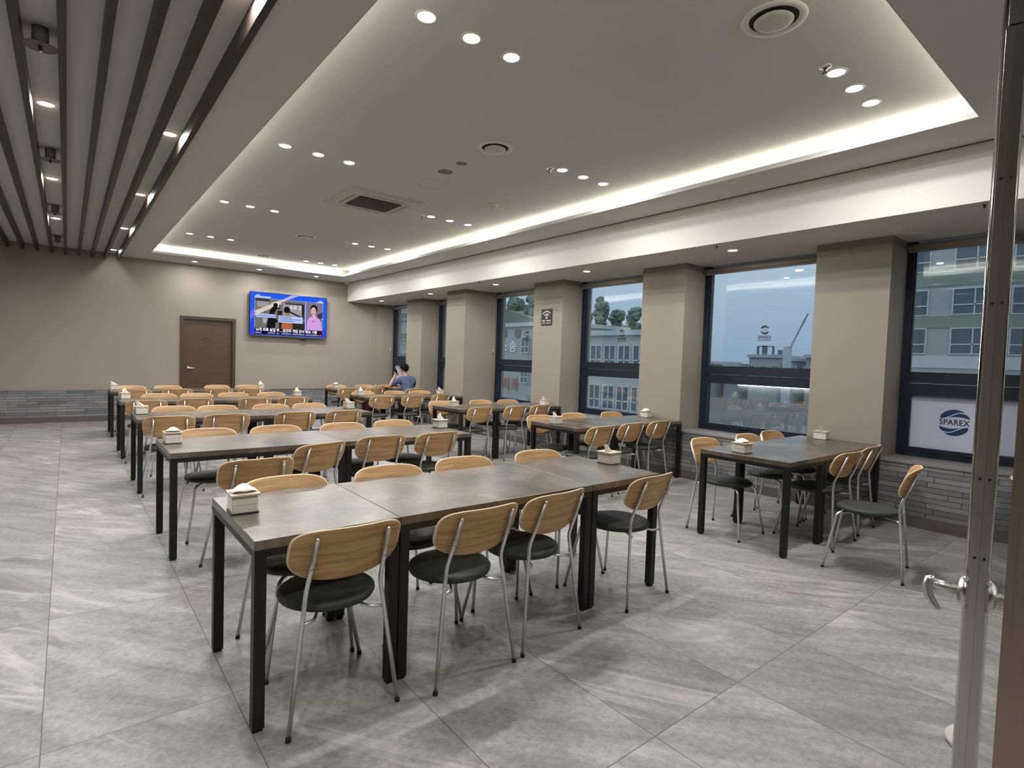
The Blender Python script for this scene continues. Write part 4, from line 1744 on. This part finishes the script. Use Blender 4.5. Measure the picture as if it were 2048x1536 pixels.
# meal in front of the person
tr_ = empty('food_tray', (5.42, 11.17, 0.7502), math.radians(4), label='dark tray of food on the rear table at the left elbow of the seated person', cat='tray')
b = MB()
b.prism(rrect(0.15, 0.11, 0.03), lambda u, v, w: (u, v, w), 0.006)
b.build('tray_base', mat('black_tray', srgb(38, 34, 32), 0.5), tr_)
b = MB()
pts = rrect(0.148, 0.108, 0.03)
b.tube([(x, y, 0.010) for x, y in pts] + [(pts[0][0], pts[0][1], 0.010)], 0.006, 6)
b.build('tray_rim', mat('black_tray'), tr_)
for x, y, t in ((5.36, 11.18, 'left'), (5.48, 11.16, 'right')):
    bo = empty('food_bowl', (x, y, 0.7565), label='small dark bowl with pale food, %s one on the black tray' % t, cat='bowl', group='bowls on the food tray')
    b = MB()
    b.smooth = True
    b.lathe([(0.028, 0), (0.050, 0.026), (0.053, 0.034), (0.049, 0.033), (0.034, 0.010), (0, 0.008)], 20)
    b.build('bowl_body', mat('dark_bowl', srgb(60, 52, 44), 0.5), bo)
    b = MB()
    b.smooth = True
    rng = random.Random(int(x * 100))
    for k_ in range(9):
        a_ = rng.uniform(0, 2 * PI)
        r_ = rng.uniform(0, 0.028)
        b.lathe([(0, -0.011), (0.011, -0.006), (0.012, 0.003), (0, 0.010)], 8, (r_ * math.cos(a_), r_ * math.sin(a_), 0.032), cap=False)
    tag(b.build('food', mat('pale_food', srgb(196, 168, 116), 0.7), bo), kind='stuff')
b = MB()
b.smooth = True
b.lathe([(0.026, 0), (0.034, 0.082), (0.0355, 0.084), (0.033, 0.083), (0.025, 0.004), (0, 0.004)], 20)
o = b.build('paper_cup', TISSUE, None, (5.235, 11.20, 0.7502))
tag(o, 'white paper cup on the rear table left of the food tray', 'cup')
# dark red bag left on a seat
bg = empty('shoulder_bag', (4.30, 9.42, 0.474), math.radians(10), label='dark red bag lying on a chair seat under the fourth window-side table', cat='bag')
b = MB()
b.bevel_box(-0.13, 0.13, -0.07, 0.07, 0, 0.15, 0.03, 3)
b.build('bag_body', mat('dark_red_cloth', srgb(120, 34, 30), 0.8), bg)
b = MB()
b.smooth = True
b.tube([(-0.10, 0, 0.14), (-0.07, 0, 0.185), (0, 0, 0.195), (0.07, 0, 0.185), (0.10, 0, 0.14)], 0.008, 8)
b.build('strap', RUBBER, bg)

# ------------------------------------------------------------------ glass door at the right edge, swung open beside the camera
S = Vector((1.500, 0.260, 0))
Dn = Vector((0.979, 0.204, 0)).normalized()          # from hinge toward the free edge
Nn = Vector((-Dn.y, Dn.x, 0))                         # room side
DW, DHT = 0.86, 2.16
gd = empty('door_2', S, math.atan2(Dn.y, Dn.x), kind='structure')   # local x: 0 at free edge, -DW at hinge; local +y: room side
MB().box(-DW, -0.002, -0.005, 0.005, 0.03, DHT + 0.32).build('glass_pane', DOORGLASS, gd)
b = MB()
b.box(-0.034, 0.0, 0.0052, 0.020, 0.01, DHT)
b.box(-0.034, 0.0, -0.017, -0.0052, 0.01, DHT)
b.box(-0.034, 0.0, -0.017, 0.017, DHT + 0.004, DHT + 0.32)
st = b.build('edge_stile', STEEL, gd)
b = MB()
b.box(0.0, 0.005, -0.019, 0.022, 0.01, DHT + 0.32)
b.smooth = True
b.tube([(0.004, 0.0225, 0.01), (0.004, 0.0225, DHT + 0.3)], 0.0040, 8)
b.build('edge_trim', STEEL_P, gd)
b = MB()
for z in (1.86, 1.61, 1.25, 1.085, 0.62):
    b.tube([(-0.0335, 0.0125, z), (-0.0345, 0.0125, z)], 0.0030, 10)
b.build('screws', RUBBER, st)
b = MB()
b.smooth = True
hz = 1.005
b.tube([(-0.017, 0.019, hz), (-0.017, 0.026, hz), (-0.017, 0.034, hz), (-0.017, 0.040, hz)], [0.034, 0.034, 0.028, 0.014], 24)
ro = b.build('lock_rosette', STEEL, gd)
b = MB()
b.smooth = True
b.tube([(-0.017, 0.038, hz), (-0.017, 0.078, hz + 0.002)], [0.011, 0.012], 12)
b.tube([(-0.017, 0.075, hz + 0.014), (-0.018, 0.084, hz + 0.010), (-0.020, 0.087, hz - 0.006), (-0.024, 0.083, hz - 0.024), (-0.030, 0.072, hz - 0.040), (-0.034, 0.066, hz - 0.046)],
       [0.008, 0.010, 0.010, 0.009, 0.008, 0.006], 12)
b.build('lever', CHROME, ro)
# brushed jamb on the camera side of the hinge
jb = empty('trim_14', (0.62, 0.0912, 0), math.atan2(0.0912, 0.62), kind='structure')
b = MB()
b.box(0, 0.10, -0.16, 0.0, 0, 2.6)
b.build('door_jamb', WARMSTEEL, jb)

# foot of a white stand behind the door
b = MB()
b.smooth = True
b.lathe([(0.122, 0), (0.130, 0.010), (0.127, 0.022), (0.045, 0.110), (0.025, 0.120), (0.0, 0.121)], 32, cap=False)
o = b.build('stand_base', WHITE, None, (2.80, 0.432, 0))
tag(o, 'white cone-shaped plastic stand base on the floor behind the glass door', 'stand base')

# serving counter on the left wall, with a light strip under its top (seen mirrored in the window)
sc_ = empty('serving_counter', (-4.2, 8.5, 0), label='low brick-faced serving counter with a glowing strip under its white top', cat='counter')
MB().box(-0.28, 0.0, -1.25, 1.25, 0, 0.90).build('counter_body', BRICK_R, sc_)
MB().bevel_box(-0.29, 0.10, -1.3, 1.3, 0.915, 0.955, 0.004).build('counter_top', WHITE, sc_)
MB().box(0.05, 0.08, -1.22, 1.22, 0.902, 0.914).build('light_strip', COUNTER_LED, sc_)

# ------------------------------------------------------------------ outside
GZ = -9.0
struct('ground', MB().box(8.0, 240, -120, 240, GZ - 0.5, GZ), mat('street_grey', srgb(62, 66, 70), 0.9))
FAC = {}


def fm(name, r, g_, b_, rough=0.8):
    return mat(name, srgb(r, g_, b_), rough)


WINM = mat('dark_outdoor_glass', srgb(84, 98, 108), 0.15, 0, 0.6)
WFR = fm('pale_outdoor_frame', 190, 196, 198)


def facade(label, X, y0, y1, z1, depth, wall, rows, cols, wh, ww, cat='building', name='apartment_building', panel=None, frame=WFR):
    """block whose window face looks toward -X; rows: window sill heights; cols: window centres"""
    r = empty(name, (X, (y0 + y1) / 2, GZ), label=label, cat=cat)
    yc_ = (y0 + y1) / 2
    MB().box(0, depth, y0 - yc_, y1 - yc_, 0, z1 - GZ).build('wall', wall, r)
    MB().box(-0.25, depth + 0.1, y0 - yc_ - 0.15, y1 - yc_ + 0.15, z1 - GZ, z1 - GZ + 0.35).build('roof_edge', frame, r)
    for zs in rows:
        for yc2 in cols:
            y_ = yc2 - yc_
            z_ = zs - GZ
            b = MB()
            t = 0.09
            b.box(-0.08, 0.0, y_ - ww / 2, y_ + ww / 2, z_, z_ + t)
            b.box(-0.08, 0.0, y_ - ww / 2, y_ + ww / 2, z_ + wh - t, z_ + wh)
            b.box(-0.08, 0.0, y_ - ww / 2, y_ - ww / 2 + t, z_ + t, z_ + wh - t)
            b.box(-0.08, 0.0, y_ + ww / 2 - t, y_ + ww / 2, z_ + t, z_ + wh - t)
            b.box(-0.08, 0.0, y_ - t / 2, y_ + t / 2, z_ + t, z_ + wh - t)
            b.box(-0.08, 0.0, y_ - ww / 2 + t, y_ + ww / 2 - t, z_ + wh * 0.36, z_ + wh * 0.36 + t)
            f = b.build('window', frame, r)
            MB().box(-0.03, 0.0, y_ - ww / 2 + t, y_ + ww / 2 - t, z_ + t, z_ + wh - t).build('pane', WINM, f)
    if panel:
        for k_, (pz0, pz1, m_) in enumerate(panel):
            MB().box(-0.05, 0, y0 - yc_, y1 - yc_, pz0 - GZ, pz1 - GZ).build('spandrel', m_, r)
    return r


# near block seen through the window by the glass door
facade('pale grey apartment block with green spandrels outside the nearest window', 50, 0.0, 17.5, 13.5, 8, fm('grey_panel', 166, 170, 170), [3.0, 5.85, 9.1], [2.2, 6.2, 10.0, 14.0], 1.95, 2.6,
       panel=[(4.95, 5.82, fm('green_grey_panel', 134, 146, 134)), (8.0, 9.05, fm('green_grey_panel', 134, 146, 134)), (2.0, 2.9, fm('pale_panel', 196, 200, 202))])
# low white block with a long row of windows, below the wooded hill
facade('low white block with long window rows outside the window beside the wireless sign', 30, 22.7, 31.4, 3.5, 4, fm('white_render', 180, 184, 182), [-4.6, -1.75, 1.1], [23.5, 24.8, 26.1, 27.4, 28.7, 30.0, 30.9], 1.75, 1.12)
# shop block with lettering
sb = facade('grey shop block with large sign letters outside the fourth window from the door', 32, 33.5, 46.0, 4.6, 9, fm('grey_render', 164, 170, 168), [-3.4, -0.5, 2.2], [34.2, 36.0, 37.8], 1.5, 1.1)


def shop_text(body, y, z, size, m, bold=0.01):
    text_mesh('sign_letters', body, size, m, Matrix.Translation(-Vector(sb.location)) @ plane_x(31.9, y, z), sb, 'CENTER', 0.02, 1.0, 1.0, bold)


shop_text('소 송', 40.15, 2.75, 1.15, fm('white_letters', 246, 246, 246))
shop_text('치과', 39.75, -0.75, 1.35, fm('rust_letters', 170, 110, 88))
MB().box(-0.12, 0, 38.6 - sb.location.y, 41.6 - sb.location.y, -2.75 - GZ, -1.95 - GZ).build('sign_board', fm('blue_sign', 66, 96, 150), sb)
shop_text('2|6|/3', 40.4, -2.35, 0.8, fm('white_letters', 246, 246, 246))
b = MB()
for cy_, cz_ in ((38.9, 4.0), (40.9, 4.0)):
    vs = [b.bm.verts.new((-0.06, cy_ - sb.location.y + 0.45 * math.cos(2 * PI * i / 18), cz_ - GZ + 0.45 * math.sin(2 * PI * i / 18))) for i in range(18)]
    b._f(vs)
b.build('round_vent', fm('dark_round', 92, 106, 116), sb)
# tall far tower seen past the back corner
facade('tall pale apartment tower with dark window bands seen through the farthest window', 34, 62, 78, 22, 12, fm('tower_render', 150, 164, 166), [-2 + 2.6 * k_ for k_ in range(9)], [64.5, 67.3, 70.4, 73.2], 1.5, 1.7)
# upper hillside building and its spire
hb = facade('long grey hillside building with a small spire above the shop block', 52, 56, 76, 8.6, 8, fm('hill_render', 140, 152, 154), [4.6, 6.6], [58, 61, 64, 67, 70, 73], 1.2, 1.6)
b = MB()
b.lathe([(0.55, 0), (0.5, 1.6), (0.28, 2.0), (0.22, 3.0), (0.0, 4.2)], 12, (3, 61.5 - 66, 8.9 - GZ))
b.build('spire', fm('spire_grey', 84, 98, 108), hb)
# dark flat roof added to darken the lower pane behind its reflections
o = MB().prism([(14, 5), (14, 8.9), (44, 27.3), (44, 12)], lambda u, v, w: (u, v, GZ + w), 7.9).build('added_flat_roof', fm('dark_roof', 70, 74, 78))
tag(o, 'added dark flat roof that darkens the lower crane-view window', 'building')
# skyline far behind
rng = random.Random(21)
SKY_LAB = ['leftmost of the low blocks on the skyline behind the crane-view window', 'second low block from the left on the skyline', 'flat block with rooftop posts left of the crane',
           'fourth low block from the left on the skyline', 'dark low block right of the crane foot', 'rightmost low block on the skyline']
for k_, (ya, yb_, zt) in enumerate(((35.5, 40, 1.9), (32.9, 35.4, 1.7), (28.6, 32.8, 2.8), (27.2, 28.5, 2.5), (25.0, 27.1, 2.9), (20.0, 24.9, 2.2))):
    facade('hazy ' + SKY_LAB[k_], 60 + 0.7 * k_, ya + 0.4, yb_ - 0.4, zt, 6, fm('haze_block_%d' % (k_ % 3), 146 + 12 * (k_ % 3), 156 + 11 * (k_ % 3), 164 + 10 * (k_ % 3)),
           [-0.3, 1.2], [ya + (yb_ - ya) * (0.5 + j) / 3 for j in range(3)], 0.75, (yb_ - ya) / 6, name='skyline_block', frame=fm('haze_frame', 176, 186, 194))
rp_ = MB()
for y_, w_, h_ in ((32.4, 0.15, 1.0), (31.6, 0.5, 1.1), (30.6, 0.15, 1.0), (29.8, 0.4, 0.6)):
    rp_.box(0, 0.3, y_ - w_ / 2, y_ + w_ / 2, 0, h_)
rp_.box(0, 0.1, 30.5, 32.5, 0.95, 1.05)
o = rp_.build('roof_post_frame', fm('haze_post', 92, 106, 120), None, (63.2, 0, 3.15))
tag(o, 'rooftop posts and tank on the flat skyline block left of the crane', 'roof structure')
cr = empty('tower_crane', (58, 26.1, GZ), label='slanted hazy crane boom rising from the skyline', cat='crane')
b = MB()
for k_ in range(4):
    ox, oz = (k_ % 2) * 0.2, (k_ // 2) * 0.2
    b.tube([(ox, 0.45, 3.2 - GZ + oz), (ox, -1.35, 7.2 - GZ + oz * 0.4)], 0.022, 5)
for k_ in range(14):
    t0, t1 = k_ / 14, (k_ + 1) / 14
    b.tube([(0, 0.45 - 1.8 * t0, 3.2 - GZ + 4.0 * t0), (0.2, 0.45 - 1.8 * t1, 3.4 - GZ + 3.9 * t1)], 0.014, 4)
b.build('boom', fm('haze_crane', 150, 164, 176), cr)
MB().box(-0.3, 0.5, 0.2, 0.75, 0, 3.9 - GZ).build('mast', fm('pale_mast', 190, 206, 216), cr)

LEAF = mat('hazy_foliage', srgb(84, 104, 98), 0.9)
_k = NT(LEAF)
_n = _k.noise(_k.obj(), 3.0, 5, 0.7)
_k.color(_k.ramp(_n, [(0.35, srgb(84, 104, 94)), (0.65, srgb(130, 148, 132))]))
BARK = fm('hazy_bark', 74, 78, 78)


def tree(label, x, y, base, h, cr_, seed, slim=1.0):
    r = empty('tree', (x, y, base), label=label, cat='tree', group='trees on the hill behind the white block')
    rng = random.Random(seed)
    b = MB()
    b.smooth = True
    b.tube([(0, 0, 0), (0.1, 0.05, h * 0.4), (0.0, 0.1, h * 0.8)], [0.22, 0.15, 0.06], 7)
    b.build('trunk', BARK, r)
    b = MB()
    for k_ in range(26):
        a_ = rng.uniform(0, 2 * PI)
        t_ = rng.uniform(0.35, 1.0)
        rad = cr_ * slim * rng.uniform(0.1, 0.8) * (1.15 - t_ * 0.75)
        c_ = Vector((rad * math.cos(a_), rad * math.sin(a_), h * t_))
        b2 = bmesh.new()
        bmesh.ops.create_icosphere(b2, subdivisions=2, radius=cr_ * rng.uniform(0.20, 0.36))
        for vv in b2.verts:
            vv.co = vv.co * rng.uniform(0.72, 1.28) + c_
        b.merge(b2)
    b.build('crown', LEAF, r)


struct('hill', MB().prism([(33, GZ), (33, 3.6), (38, 4.4), (46, 5.2), (58, 8.2), (72, 10.4), (92, 9.5), (102, GZ)], lambda u, v, w: (46 + w, u, v), 6.0), mat('hill_green', srgb(120, 136, 126), 0.95))
TR = [('tall slim tree left among the trees above the white block', 48, 43.4, 4.5, 4.4, 1.5, 1, 0.7), ('bushy tree second from the left above the white block', 48, 40.8, 4.3, 2.9, 1.5, 2, 1.0),
      ('bushy tree in the middle above the white block', 48, 38.4, 4.1, 3.3, 1.5, 3, 1.0), ('wide tree right of the middle above the white block', 48, 36.0, 3.8, 3.3, 1.5, 4, 1.0),
      ('small tree at the far left above the white block', 48, 46.0, 4.8, 2.8, 1.4, 5, 1.0), ('round tree in front of the spire on the hillside', 48, 59.2, 8.0, 2.0, 1.8, 6, 1.0),
      ('large tree right of the spire on the hillside', 48, 55.4, 7.2, 2.6, 1.9, 7, 1.0)]
for t_ in TR:
    tree(*t_)
